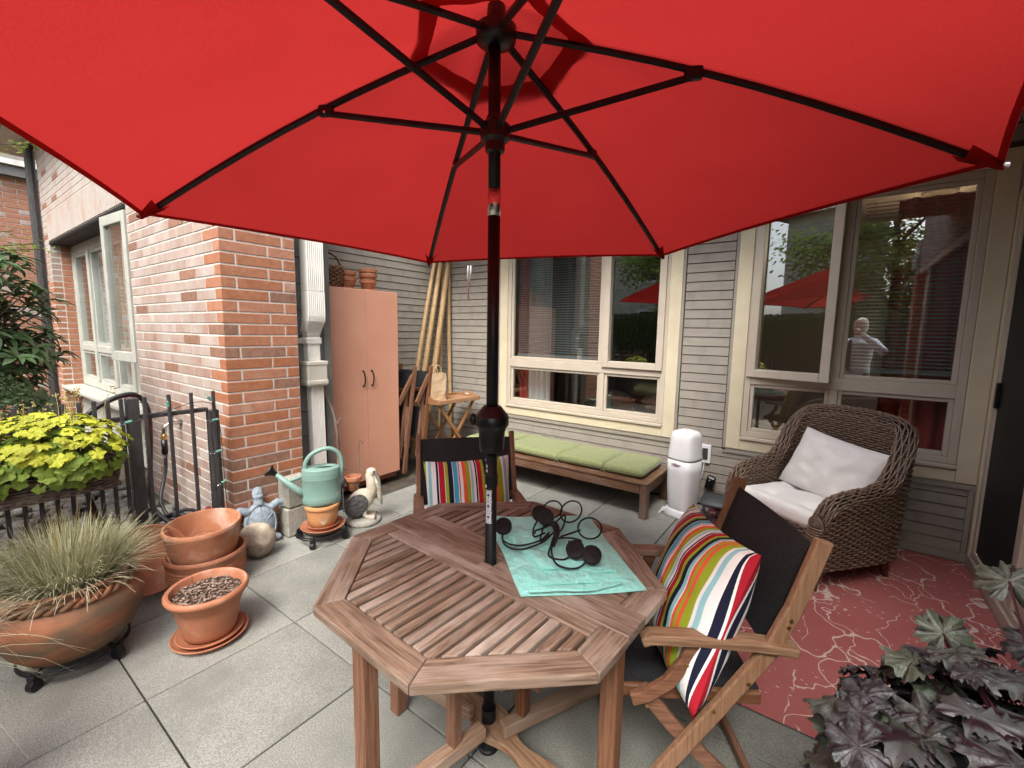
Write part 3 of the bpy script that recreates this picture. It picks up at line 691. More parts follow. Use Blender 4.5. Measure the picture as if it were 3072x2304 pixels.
# soffit boards under the balcony
sof = thing('balcony_soffit', 'grey beige boarded underside of the balcony above the right side', 'soffit', (0, 2.5, 2.8))
x = -.15
while x < 1.9:
    block('soffit_board', (x+.07, (1.95+4.06)/2-2.5, .01), (.135, 2.11, .02), 'siding', sof, .004); x += .14
x = -4.06
while x < -.2:
    block('soffit_board', (x+.07, (3.42+4.06)/2-2.5, .01), (.135, .64, .02), 'siding', sof, .004); x += .14
b = MB(); b.span(-4.1, -.185, 3.4-2.5, 4.2-2.5, .024, .30); b.build('deck', 'siding_dark', sof)
b = MB(); b.span(-.18, 1.95, 1.93-2.5, 4.2-2.5, .024, .30); b.build('deck', 'siding_dark', sof)
b = MB(); b.span(-.2, 1.95, 1.89-2.5, 1.929-2.5, -.06, .32); b.build('fascia', 'cream', sof)
b = MB(); hs_(b, -4.07, .86, YB-.05, YB+.01, 2.70, 2.79); b.build('frieze', 'siding', house, bevel=.006)

# sliding door on the right
door = thing('sliding_door', 'sliding door with dark insect screen and beige frame at the right edge', 'door', (.86, 3.0, 0))
def ds(nm, x0, x1, y0, y1, z0, z1, m): span(nm, x0-.86, x1-.86, y0-3.0, y1-3.0, z0, z1, m, door, .004)
ds('sill', .83, 1.05, .2, 4.075, 0, .085, 'vinyl'); ds('track', .842, .856, .2, 4.03, .085, .125, 'vinyl'); ds('track', .87, .884, .2, 4.03, .085, .13, 'vinyl')
ds('jamb', .832, 1.05, 4.03, 4.078, .085, 2.4, 'cream'); ds('jamb', .845, .93, 3.985, 4.028, .085, 2.33, 'vinyl')
ds('head', .832, 1.05, .2, 4.03, 2.335, 2.42, 'vinyl')
ds('stile', .842, .868, 3.22, 3.30, .126, 2.33, 'vinyl'); ds('stile', .862, .89, 3.10, 3.215, .131, 2.33, 'vinyl')
ds('screen', .857, .861, 3.302, 3.984, .127, 2.33, 'screen'); ds('handle', .835, .858, 3.955, 3.984, 1.08, 1.24, 'plastic_black')
ds('stile', .842, .868, .9, 1.0, .126, 2.33, 'vinyl'); ds('screen', .868, .874, 1.0, 3.10, .131, 2.33, 'screen'); ds('wall_panel', .9, 1.05, .2, .9, .085, 2.33, 'vinyl')
b = MB(); hs_(b, .83, 1.05, 2.2-2.0, 4.2, 2.425, 6.2); hs_(b, .951, 1.05, 4.09, 4.2, 0, 2.42); b.build('wall', 'siding', house)
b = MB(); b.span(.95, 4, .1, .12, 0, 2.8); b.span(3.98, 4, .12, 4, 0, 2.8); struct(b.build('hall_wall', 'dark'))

# dim rooms behind the back windows
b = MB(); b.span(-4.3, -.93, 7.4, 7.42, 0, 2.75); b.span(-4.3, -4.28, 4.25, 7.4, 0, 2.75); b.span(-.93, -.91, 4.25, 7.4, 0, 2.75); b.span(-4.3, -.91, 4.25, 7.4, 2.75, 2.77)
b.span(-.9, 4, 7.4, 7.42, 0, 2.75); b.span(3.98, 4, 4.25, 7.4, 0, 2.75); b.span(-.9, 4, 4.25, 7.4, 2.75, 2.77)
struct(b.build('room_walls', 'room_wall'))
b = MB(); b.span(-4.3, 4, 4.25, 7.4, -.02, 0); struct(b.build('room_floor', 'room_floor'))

# ------------------------------------------------------------------ behind the glass
def blind(x0, x1, zt, zb_, y, label):
    t = thing('window_blind', label, 'blind', ((x0+x1)/2, y, zb_)); L = x1-x0
    n = int((zt-zb_)/.026)
    for i in range(n): block('slat', (0, 0, .02+i*.026), (L, .022, .0012), 'blind', t, 0, (R(24), 0, 0))
    block('bottom_rail', (0, 0, 0), (L, .026, .022), 'blind', t, .003)
    for xx in (-L*.42, -L*.1, L*.42): block('cord', (xx, -.013, (zt-zb_)/2), (.003, .002, zt-zb_), 'blind', t, 0)
blind(-2.93, -1.90, 2.46, 1.24, YB+.075, 'lowered grey slatted blind behind the left back window')
blind(.11, .71, 2.46, 1.26, YB+.075, 'lowered slatted blind behind the right back window beside red curtains')
def curtain(x0, x1, y, z0, z1, m, label, folds=6, amp=.03):
    b = MB(); n = folds*12; P = []
    for i in range(n+1):
        t = i/n; yy = y+amp*math.sin(t*folds*2*pi)+.3*amp*math.sin(t*folds*4.7)
        P.append([(x0+(x1-x0)*t+.2*amp*math.cos(t*folds*2*pi)*(1-k/6), yy*1.0, z0+(z1-z0)*k/6) for k in range(7)])
    b.grid(P); return tag(b.build('curtain', m, smooth=True), label, 'curtain')
curtain(-3.02, -2.89, 4.30, .4, 2.5, 'curtain_red', 'narrow red curtain at the left jamb of the left back window', 2)
curtain(-2.92, -2.60, 4.33, .4, 2.5, 'curtain_white', 'pale curtain beside the red one in the left back window', 4)
curtain(.30, .98, 4.36, .3, 2.5, 'curtain_red', 'red curtains gathered in the right back window behind the wicker armchair', 6, .035)
t = thing('ceiling_lamp', 'lit glass dome lamp seen through the right back window', 'lamp', (.62, 5.3, 2.52))
b = MB(); b.lathe([(0.001, 0), (.09, .012), (.16, .045), (.19, .09), (.17, .10)], 28); b.build('shade', 'lamp', t, smooth=True)
b = MB(); b.lathe([(.001, .10), (.12, .10), (.12, .23), (.001, .23)], 24); b.build('canopy', 'chrome', t, smooth=True)
lp = bpy.data.lights.new('lamp_light', 'POINT'); lp.energy = 6; lp.color = (1, .85, .6); lp.shadow_soft_size = .12
lo = bpy.data.objects.new('lamp_light', lp); col.objects.link(lo); lo.parent = t; lo.location = (0, 0, -.08)
t = thing('bed', 'bed with rumpled pale linen seen through the lower left back window', 'bed', (-2.1, 5.3, 0))
b = MB(); P = []
for i in range(31):
    for_ = []
    for j in range(21):
        x = -.8+1.6*i/30; y = -.7+1.4*j/20
        e = min(1, 4*(.8-abs(x)), 4*(.7-abs(y))); e = max(e, 0)**.5
        for_.append((x, y, .15+.42*e+.05*mnoise.noise((x*4, y*5, 1))))
    P.append(for_)
b.grid(P); b.build('duvet', 'linen', t, smooth=True)
b = MB(); b.span(-.85, .85, -.74, .74, .02, .2); b.build('frame', 'teak_dark', t)
for xx in (-.4, .4):
    b = MB(); b.ball((xx, .45, .62), (.33, .2, .1)); b.build('pillow', 'linen2', t, smooth=True)
# basket and shelf seen low in the right window
b = MB(); b.span(-.62, .2, 4.45, 4.8, .46, .49); b.span(-.62, -.58, 4.45, 4.8, 0, .46); b.span(.16, .2, 4.45, 4.8, 0, .46); tag(b.build('side_table', 'teak_dark'), 'dark low table inside the right back window', 'table')
def weave_box(b, sx, sy, h, rows, stk, r=.006):
    n = stk*2
    a = np.linspace(0, 2*pi, n*2, endpoint=False)
    for k in range(rows):
        z = h*(k+.5)/rows
        rad = 1+.008*0+.02*np.sign(np.sin(a*stk+k*pi))
        ex = .28
        X = np.sign(np.cos(a))*np.abs(np.cos(a))**ex*sx*rad; Y = np.sign(np.sin(a))*np.abs(np.sin(a))**ex*sy*rad
        b.tube(np.stack([X, Y, np.full_like(X, z)], 1), h/rows*.5, 5, closed=True)
b = MB(); weave_box(b, .15, .12, .2, 12, 16); o = b.build('wicker_basket', 'bamboo', smooth=True); o.location = (-.42, 4.62, .49)
tag(o, 'small straw basket inside the right back window behind the armchair', 'basket')

# ------------------------------------------------------------------ patio fence on the left
fence = thing('metal_fence', 'charcoal metal picket fence along the planting bed beside the brick corner', 'fence', (-3.18, .4, 0))
span('post', -.028, .028, 1.128-.4-.028, 1.128-.4+.028, 0, .98, 'fence', fence); span('post', -.026, .026, .732-.4-.028, .732-.4+.028, 0, 1.10, 'fence', fence)
span('post', -.026, .026, -.9, -.85, 0, 1.10, 'fence', fence)
span('rail', -.018, .018, .76-.4, 1.10-.4, .975, 1.0, 'fence', fence); span('rail', -.018, .018, .36, .70, .10, .125, 'fence', fence)
span('rail', -.018, .018, -.85, .704-.4, .975, 1.0, 'fence', fence); span('rail', -.018, .018, -.85, .304, .10, .125, 'fence', fence)
for y in (1.128, 1.009, .897, .784, .680, .624, .569, .512, .455, .398, .341, .284, .227, .17, .113, .056, 0, -.06, -.12, -.18, -.24, -.3):
    span('picket', .019, .036, y-.4-.009, y-.4+.009, .03, 1.105, 'fence', fence, .002)
# string lights tied to the fence
sl = thing('string_lights', 'string of clear bulbs in green sockets clipped along the fence top', 'lights', (-3.14, .9, .95))
b = MB(); b.tube(smooth_path([(.0, -.35, .06), (.02, -.2, .02), (.03, -.12, .05), (.02, 0, .07), (.03, .12, .10), (.02, .22, .06), (.05, .235, -.1), (.05, .24, -.35), (.05, .25, -.6), (.06, .3, -.8), (.07, .5, -.92)]), .0022, 5); b.build('wire', 'plastic_black', sl)
for p, d in (((.03, -.19, .03), (0, -1, -.15)), ((.03, -.02, .09), (0, -.1, 1)), ((.03, .2, .10), (0, -.5, .8)), ((.05, .225, -.02), (0, -1, -.05)), ((.05, .23, -.22), (0, -1, -.2)), ((.05, .25, -.42), (0, -1, -.5))):
    d = Vector(d).normalized(); p = Vector(p)
    b = MB(); b.tube([p, p+d*.03], .008, 8); s_ = b.build('socket', 'socket', sl, smooth=False)
    b = MB(); q = p+d*.03; b.tube([q, q+d*.008, q+d*.018, q+d*.032, q+d*.045], [.005, .009, .009, .005, .001], 8); b.build('bulb', 'clear', sl, smooth=True)
# planting bed with river stones
b = MB(); P = []
for i in range(25): P.append([(-9+5.77*i/24, -4+5.3*j/24, -.02+.03*mnoise.noise((i*.4, j*.4, 0))) for j in range(25)])
b.grid(P); struct(b.build('planting_bed', 'earth', smooth=True))
b = MB()
for i in range(420):
    x = random.uniform(-5.2, -3.28); y = random.uniform(-.2, 1.17); r_ = random.uniform(.03, .075)
    rot = Matrix.Rotation(random.uniform(0, 6), 3, 'Z') @ Matrix.Rotation(random.uniform(-.3, .3), 3, 'X')
    b.ball((x, y, random.uniform(0, .03)), (r_, r_*random.uniform(.6, .9), r_*random.uniform(.4, .65)), 5, 8, rot)
o = b.build('river_stones', 'pebble', smooth=True); stuff(o); tag(o, 'grey river stones covering the bed behind the fence', 'stones')
# faucet + hose
t = thing('wall_faucet', 'chrome wall faucet on the bloomed brick behind the fence', 'faucet', (-4.07, 1.21, .735))
b = MB(); b.tube([(0, .03, .03), (0, -.06, .03), (0, -.09, .01), (0, -.1, -.06)], .016, 8); b.build('body', 'chrome', t, smooth=True)
b = MB(); b.tube([(0, -.04, .03), (0, -.04, .08)], .008, 6); b.lathe([(.001, .08), (.03, .08), (.032, .09), (.001, .095)], 12, (0, -.04, 0)); b.build('handle', 'chrome', t)
b = MB(); b.tube([(0, -.1, -.06), (0, -.1, -.09)], .02, 8); b.build('connector', 'brass', t)
b = MB(); b.tube([(0, -.1, -.09), (0, -.1, -.20)], .021, 8); b.build('grip', 'plastic_black', t, smooth=True)
hose = thing('garden_hose', 'black garden hose with red stripe looped over the fence and coiled on the stones', 'hose', (-3.6, .95, 0))
def helix(cx, cy, r0, turns, z0, n=160, ph=0):
    return [(cx+(r0+.02*math.sin(i*.37))*math.cos(ph+i*2*pi*turns/n), cy+(r0+.02*math.cos(i*.23))*.8*math.sin(ph+i*2*pi*turns/n), z0+.028*(i*turns/n)+.012*math.sin(i*.5)) for i in range(n)]
path = [(-.47, .16, .53), (-.46, .15, .4), (-.36, .08, .2), (-.2, .1, .07)]+helix(.05, -.02, .21, 4, .05)+helix(.12, .02, .17, 2, .17, 80)
b = MB(); b.tube(smooth_path(path, 3), .013, 8); b.build('coil', 'rubber', hose, smooth=True)
arch = smooth_path([(.1, .05, .12), (-.05, -.05, .3), (-.02, -.05, .55), (.12, -.07, .8), (.30, -.12, 1.02), (.38, -.2, 1.115), (.40, -.32, 1.09), (.41, -.42, 1.0), (.36, -.45, .8), (.3, -.4, .5), (.25, -.3, .1)], 10)
b = MB(); b.tube(arch, .014, 8); b.build('arch', 'rubber', hose, smooth=True)
b = MB(); b.tube(arch+np.array([.006, -.003, -.0115]), .005, 5); b.build('stripe', 'hose_red', hose, smooth=True)
b = MB(); b.tube(smooth_path([(.2, .1, .15), (.3, .16, .3), (.36, .12, .24), (.38, .05, .1), (.3, -.1, .08)], 8), .013, 8); b.build('loop', 'hose_red', hose, smooth=True)

# ------------------------------------------------------------------ umbrella
UX, UY = -.90, 1.132
umb = thing('patio_umbrella', 'large red six panel patio umbrella standing through the wooden table', 'umbrella', (UX, UY, 0))
ZH = 2.395; RR = 1.337; ZT = 1.932; PH = R(205.3)
def tipz(dx, dy): return ZT+.023*dx-.010*dy
ang = [PH-k*pi/3 for k in range(6)]
tips = [Vector((RR*math.cos(a), RR*math.sin(a), tipz(RR*math.cos(a), RR*math.sin(a)))) for a in ang]
def rib_pt(k, s):            # s 0 at hub, 1 at tip, slight upward bow
    a = Vector((.05*math.cos(ang[k]), .05*math.sin(ang[k]), ZH)); p = a.lerp(tips[k], s); p.z += .035*math.sin(pi*s); return p
hub = Vector((-.015, -.012, 0))
for k in range(6):
    b = MB(); pts = [tuple(rib_pt(k, s)-Vector((0, 0, .004))) for s in np.linspace(0, .965, 10)]; b.tube(pts, .012, 6, flat=.8); rb = b.build('rib', 'black_metal', umb)
    j = rib_pt(k, .405); d = Vector((math.cos(ang[k]), math.sin(ang[k]), 0))
    b = MB(); b.tube([tuple(Vector((.035*d.x, .035*d.y, 2.12))), tuple(j-Vector((0, 0, .02)))], .0105, 6); b.build('strut', 'black_metal', umb)
    b = MB(); b.box(tuple(j-Vector((0, 0, .012))), (.05, .022, .035), .004, Matrix.Rotation(ang[k], 3, 'Z')); b.build('joint', 'black_metal', rb)
    b = MB(); b.ball(tuple(j-Vector((0, 0, .02))+Vector((-d.y, d.x, 0))*.012), .005, 6, 8); b.build('rivet', 'chrome', rb)
# canopy: six panels from the vent ring to the hem
S0 = .13
def panel_pt(k, s, t, lift=.012):
    a, c = rib_pt(k, s), rib_pt((k+1) % 6, s); p = a.lerp(c, t); sag = 4*t*(1-t)
    out = Vector((p.x, p.y, 0)); 
    p -= out*(.022*sag*s**3)           # hem pulled inward between the ribs
    p.z += lift-.018*sag*s*(1-s)*4*.6+.006*sag*s**3+(.007*mnoise.noise((p.x*5, p.y*5, k*3.0))+.0015*math.sin(14*math.atan2(p.y, p.x)+k)*(1-s))*min(1, sag*1.5)*(1-s**6)
    return p
for k in range(6):
    b = MB(); b.grid([[tuple(panel_pt(k, S0+(1.005-S0)*i/24, j/20)) for j in range(21)] for i in range(25)]); pn = b.build('canopy_panel', 'red', umb, smooth=True)
    h = MB(); h.grid([[tuple(panel_pt(k, s, j/20, l)) for j in range(21)] for s, l in ((.992, .009), (1.006, .009), (1.006, .014))]); h.build('hem', 'red', pn, smooth=True)
    e = tips[k]; d = Vector((math.cos(ang[k]), math.sin(ang[k]), 0)); n_ = Vector((-d.y, d.x, 0))
    q = rib_pt(k, .93); w_ = .035
    pk = MB(); pk.add([tuple(q+n_*w_+Vector((0, 0, .004))), tuple(q-n_*w_+Vector((0, 0, .004))), tuple(q-n_*.012-Vector((0, 0, .02))), tuple(q+n_*.012-Vector((0, 0, .02))), tuple(e+d*.006+n_*.006+Vector((0, 0, .004))), tuple(e+d*.006-n_*.006+Vector((0, 0, .004))), tuple(e+d*.006-n_*.004-Vector((0, 0, .012))), tuple(e+d*.006+n_*.004-Vector((0, 0, .012)))],
           [(0, 4, 7, 3), (1, 2, 6, 5), (3, 7, 6, 2), (4, 5, 6, 7)]); pk.build('pocket', 'red', pn)
    b = MB(); b.tube([tuple(e-d*.01), tuple(e+d*.016)], .007, 8); b.build('rib_tip', 'white' if k == 3 else 'black_metal', pn)
# vent cap over the opening
b = MB(); P = []
for i in range(10):
    s = i/9; row = []
    for k in range(6):
        for j in range(8):
            t = j/8; a0, a1 = ang[k], ang[k]-pi/3
            r_ = .02+.27*s; v0 = Vector((math.cos(a0), math.sin(a0), 0)); v1 = Vector((math.cos(a1), math.sin(a1), 0)); v = v0.lerp(v1, t)*r_
            v *= 1-.05*4*t*(1-t)*s**2
            row.append((v.x, v.y, 2.475-.125*s+.02*math.sin(pi*s)+.006*math.sin(k*3+j)*s))
    P.append(row)
b.grid(P, close_v=True); b.build('vent_cap', 'red', umb, smooth=True)
b = MB(); b.lathe([(.001, 2.36), (.035, 2.362), (.06, 2.375), (.062, 2.41), (.03, 2.425), (.022, 2.53), (.03, 2.56), (.02, 2.6), (.001, 2.61)], 20); b.build('top_hub', 'plastic_black', umb, smooth=True, bevel=0)
b = MB(); b.lathe([(.02, 2.055), (.03, 2.06), (.032, 2.085), (.045, 2.095), (.047, 2.135), (.03, 2.15), (.024, 2.165)], 18); b.build('runner', 'plastic_black', umb)
b = MB(); b.tube([(0, 0, .04), (0, 0, 1.12)], .0195, 20); b.build('lower_pole', 'black_metal', umb, smooth=True)
b = MB(); b.tube([(0, 0, 1.1), (0, 0, 1.868)], .0195, 20); b.build('pole', 'black_metal', umb, smooth=True)
b = MB(); b.tube([(0, 0, 1.868), (0, 0, 1.947)], .0205, 20); b.build('tilt_sleeve', 'chrome', umb, smooth=True)
b = MB(); b.tube([(0, 0, 1.947), (-.004, -.003, 2.40)], .0192, 20); b.build('upper_pole', 'black_metal', umb, smooth=True)
b = MB(); b.lathe([(.0205, 1.112), (.038, 1.11), (.041, 1.118), (.0425, 1.15), (.044, 1.175), (.049, 1.192), (.056, 1.199), (.0565, 1.201), (.0565, 1.228), (.054, 1.232), (.030, 1.262), (.022, 1.263)], 28); c_ = b.build('crank_housing', 'plastic_black', umb, smooth=True)
e_ = c_.modifiers.new('split', 'EDGE_SPLIT'); e_.split_angle = R(35)
b = MB(); b.ball((-.052, -.035, 1.216), (.014, .014, .02), 8, 10); b.build('knob', 'plastic_black', c_, smooth=True)
b = MB(); b.tube([(0, 0, .99), (0, 0, 1.028)], .0225, 20); b.build('collar', 'plastic_black', umb)
def pole_patch(nm, z0, z1, a0, a1, m, r_=.0198, par=None):
    b = MB(); b.grid([[(r_*math.cos(a), r_*math.sin(a), z) for a in np.linspace(a0, a1, 8)] for z in (z0, z1)]); return b.build(nm, m, par or umb, smooth=True)
ca = R(-52)
lab = pole_patch('instruction_label', .862, .978, ca-R(62), ca+R(6), 'label')
for i in range(3):
    zc = .882+i*.038
    b = MB(); ring = []
    for k in range(20):
        a = 2*pi*k/20; u = ca-R(28)+.55*math.copysign(abs(math.cos(a))**.5, math.cos(a)); zz = zc+.0165*math.copysign(abs(math.sin(a))**.5, math.sin(a)); ring.append((.0202*math.cos(u), .0202*math.sin(u), zz))
    b.tube(ring, .0008, 4, closed=True); b.build('pictogram_frame', 'ink', lab)
    b = MB(); f_ = lambda du, dz: (.0203*math.cos(ca-R(28)+du), .0203*math.sin(ca-R(28)+du), zc+dz)
    b.add([f_(-.38, -.001), f_(.0, .011), f_(.38, -.001), f_(.05, .001), f_(.05, -.012), f_(-.05, -.012), f_(-.05, .001)], [(0, 1, 2, 3, 6), (3, 4, 5, 6)]); b.build('pictogram', 'ink', lab)
for zc in (1.045, 1.06, .992): pole_patch('white_dot', zc-.005, zc+.005, ca-R(60), ca-R(42), 'label', .0198 if zc > 1.03 else .0229)  # small white patches on pole and collar
# white tie hanging from the hem
tp = panel_pt(1, 1.06, .185)
b = MB(); q = np.array(tp)
b.tube(smooth_path([q+(.0, 0, .01), q+(-.004, .0, -.05), q+(.003, 0, -.12), q+(-.004, 0, -.165)]), .0048, 6); b.tube(smooth_path([q+(.014, .008, .01), q+(.012, .007, -.04), q+(.004, .002, -.11), q+(-.002, 0, -.168), q+(.012, .006, -.195)]), .0048, 6)
b.ball(q+(-.003, 0, -.168), .006, 6, 8); b.build('tie_cord', 'white', umb, smooth=True)
b = MB(); b.lathe([(.001, .0), (.036, .0), (.036, .008), (.03, .012), (.026, .03), (.026, .16), (.021, .16)], 32); b.build('floor_sleeve', 'plastic_black', umb)

# ------------------------------------------------------------------ octagonal table
TX, TY, TZ = -.893, 1.138, .72
tab = thing('octagonal_table', 'weathered octagonal slatted wooden table under the red umbrella', 'table', (TX, TY, 0), R(-3.4))
RO = .572; RIM = .082
ap = RO*math.cos(pi/8); ai = ap-RIM
oct_o = [(RO*math.cos(R(22.5+45*k)), RO*math.sin(R(22.5+45*k))) for k in range(8)]
ri = ai/math.cos(pi/8); oct_i = [(ri*math.cos(R(22.5+45*k)), ri*math.sin(R(22.5+45*k))) for k in range(8)]
BWC = .056; BWS = .118
def slab_piece(name, poly, ang_, m, z0=TZ-.028, z1=TZ):
    ca_, sa = math.cos(-ang_), math.sin(-ang_)
    q = [(p[0]*ca_-p[1]*sa, p[0]*sa+p[1]*ca_) for p in poly]
    b = MB(); b.prism(q, z0, z1); o = b.build(name, m, tab, bevel=.0035); o.rotation_euler = (0, 0, ang_); return o
for k in range(8):
    poly = [oct_o[k], oct_o[(k+1) % 8], oct_i[(k+1) % 8], oct_i[k]]
    a = R(45*(k+1)+90)
    cx = sum(p[0] for p in poly)/4; cy = sum(p[1] for p in poly)/4
    g_ = .0012; poly = [(p[0]+(cx-p[0])*g_*4, p[1]+(cy-p[1])*g_*4) for p in poly]
    if k in (3, 7):
        for s_ in (1, -1):
            pp = clip_poly(poly, 0, -s_, -BWC-.001)
            if len(pp) > 2: slab_piece('rim_board', pp, R(90), 'teak_topx')
    else: slab_piece('rim_board', poly, a, 'teak_topx')
def clip_oct(poly, apo):
    for k in range(8): poly = clip_poly(poly, math.cos(R(45*k)), math.sin(R(45*k)), apo)
    return poly
hole = .03
slab_piece('centre_board', clip_oct([(-.6, -BWC), (-hole*.8, -BWC), (-hole*.8, BWC), (-.6, BWC)], ap-.001), 0, 'teak_topx', z1=TZ+.0015)
slab_piece('centre_board', clip_oct([(hole*.8, -BWC), (.6, -BWC), (.6, BWC), (hole*.8, BWC)], ap-.001), 0, 'teak_topx', z1=TZ+.0015)
slab_piece('centre_board', [(-hole*.8+.0005, .0265), (hole*.8-.0005, .0265), (hole*.8-.0005, BWC), (-hole*.8+.0005, BWC)], 0, 'teak_topx', z1=TZ+.0012)
slab_piece('centre_board', [(-hole*.8+.0005, -BWC), (hole*.8-.0005, -BWC), (hole*.8-.0005, -.0265), (-hole*.8+.0005, -.0265)], 0, 'teak_topx', z1=TZ+.0012)
for s_ in (1, -1): slab_piece('side_board', clip_oct([(-.6, s_*(BWC+.0015)), (.6, s_*(BWC+.0015)), (.6, s_*BWS), (-.6, s_*BWS)][::s_], ai-.001), 0, 'teak_topx')
x = -ai+.004; pitch = .0405
while x < ai-.01:
    for s_ in (1, -1):
        poly = clip_oct([(x, s_*(BWS+.003)), (x+pitch-.0115, s_*(BWS+.003)), (x+pitch-.0115, s_*.6), (x, s_*.6)][::s_], ai-.003)
        if len(poly) > 2: slab_piece('slat', poly, 0, 'teak_top', z0=TZ-.028)
    x += pitch
for s_ in (1, -1):
    span('apron', -.40, .40, s_*.27-.011, s_*.27+.011, TZ-.085, TZ-.030, 'teak', tab); span('apron', s_*.27-.011, s_*.27+.011, -.25, .25, TZ-.086, TZ-.0305, 'teak', tab)
for s_ in (1, -1): span('gap_shade_strip', -.40, .40, s_*.19-.02, s_*.19+.02, TZ-.046, TZ-.0295, 'teak_dark', tab); span('gap_shade_strip', -.36, .36, s_*.35-.02, s_*.35+.02, TZ-.046, TZ-.0295, 'teak_dark', tab)  # dark strips added under the slats to shade the gaps
inv = Matrix.Rotation(R(3.4), 3, 'Z')
def tl(x, y, z): return inv @ Vector((x-TX, y-TY, z))
def leg(x, y, z0=0, w_=.05): beam('leg', tl(x, y, z0), tl(x, y, TZ-.03), w_, w_, 'teak', tab, (1, 0, 0), .004)
leg(-.945, .655); leg(-.42, 1.075); leg(-1.285, 1.04); leg(-.83, 1.60)
leg(-.905, .955, .16, .04); leg(-.79, 1.185, .16, .04)
def rail(a, c, z, w_=.028, h_=.045): beam('stretcher', tl(*a, z), tl(*c, z), w_, h_, 'teak_grey', tab)
rail((-.958, .68), (-.872, 1.065), .14, .045); rail((-.82, 1.105), (-.62, 1.53), .14, .045); rail((-1.26, 1.045), (-.93, 1.075), .16); rail((-.45, 1.07), (-.76, 1.16), .62)
b = MB(); cpts = []
for i in range(25):
    t_ = i/24; xx = -.30+.60*t_; wd = .045+.025*math.cos((t_-.5)*4*pi)*(1-abs(t_-.5)); cpts.append((xx, wd))
poly = [(x_, w_) for x_, w_ in cpts]+[(x_, -w_) for x_, w_ in cpts[::-1]]
b.prism(poly, .085, .112); o = b.build('pole_board', 'teak_grey', tab, bevel=.004); o.rotation_euler = (0, 0, R(-10))
b = MB(); b.box(tuple(tl(-.905, .934, .60)), (.018, .003, .04), .001); b.build('hinge', 'brass', tab)

# ------------------------------------------------------------------ soft goods
def pillow(w, h, t, seed=0, pinch=.07, n=30, wr=.006):
    b = MB()
    for sgn in (1, -1):
        P = []
        for i in range(n+1):
            row = []
            for j in range(n+1):
                u, v = -1+2*i/n, -1+2*j/n
                k = 1-pinch*(1-abs(v)**2)*abs(u)**2; l = 1-pinch*(1-abs(u)**2)*abs(v)**2
                th = t/2*max(0, (1-u**4)*(1-v**4))**.55*(.72+.28*math.cos(u*pi/2)*math.cos(v*pi/2))
                th += wr*mnoise.noise((u*3+seed, v*3, sgn*2))*(1-u*u)*(1-v*v)*2
                th += wr*1.3*math.sin(9*math.atan2(v, u)+seed)*max(0, math.hypot(u, v)-.55)*(1-u**6)*(1-v**6)
                row.append((u*w/2*k, v*h/2*l, sgn*max(th, 0)))
            P.append(row)
        b.grid(P)
    return b
def pad(w, d, t, e=.22, n=(14, 48), seed=0, wr=.004, tuft=()):
    b = MB(); P = []; f_ = lambda x, p: math.copysign(abs(x)**p, x)
    for i in range(n[0]+1):
        th = -pi/2+pi*i/n[0]; row = []
        for j in range(n[1]):
            ph = 2*pi*j/n[1]; cz = f_(math.cos(th), .5)
            p = [w/2*cz*f_(math.cos(ph), e*1.6), d/2*cz*f_(math.sin(ph), e*1.6), t/2*f_(math.sin(th), .7)]
            q = mnoise.noise((p[0]*6+seed, p[1]*6, p[2]*6)); p[2] += wr*q
            row.append(tuple(p))
        P.append(row)
    b.grid(P, close_v=True); return b
def top_pad(w, d, t, seed=0, tufts=(), wr=.005, n=26, edge=.10):
    """flat seat pad with rounded edges; top and bottom sheets"""
    b = MB()
    for sgn in (1, -1):
        P = []
        for i in range(n+1):
            row = []
            for j in range(n+1):
                u, v = math.sin((-1+2*i/n)*pi/2), math.sin((-1+2*j/n)*pi/2)
                x, y = u*w/2, v*d/2
                ex = min(1, (1-abs(u))*w/2/(edge*w/2)); ey = min(1, (1-abs(v))*d/2/(edge*w/2))
                k = math.sqrt(max(0, 1-(1-ex)**2))*math.sqrt(max(0, 1-(1-ey)**2))
                z = t/2*(.25+.75*k)+wr*mnoise.noise((x*9+seed, y*9, 0))*k
                if sgn < 0: z = t/2*(.25+.75*k)
                if sgn > 0:
                    for tx, ty in tufts: z -= .030*math.exp(-((x-tx)**2+(y-ty)**2)/.0016)+.012*math.exp(-((x-tx)**2+(y-ty)**2)/.009)
                row.append((x, y, sgn*z))
            P.append(row)
        b.grid(P)
        if sgn > 0: top = P
        else:
            m = n+1; ring = [(i, 0) for i in range(n)]+[(n, j) for j in range(n)]+[(n-i, n) for i in range(n)]+[(0, n-j) for j in range(n)]
            b.grid([[top[i][j] for i, j in ring], [P[i][j] for i, j in ring]], close_v=True)
    return b

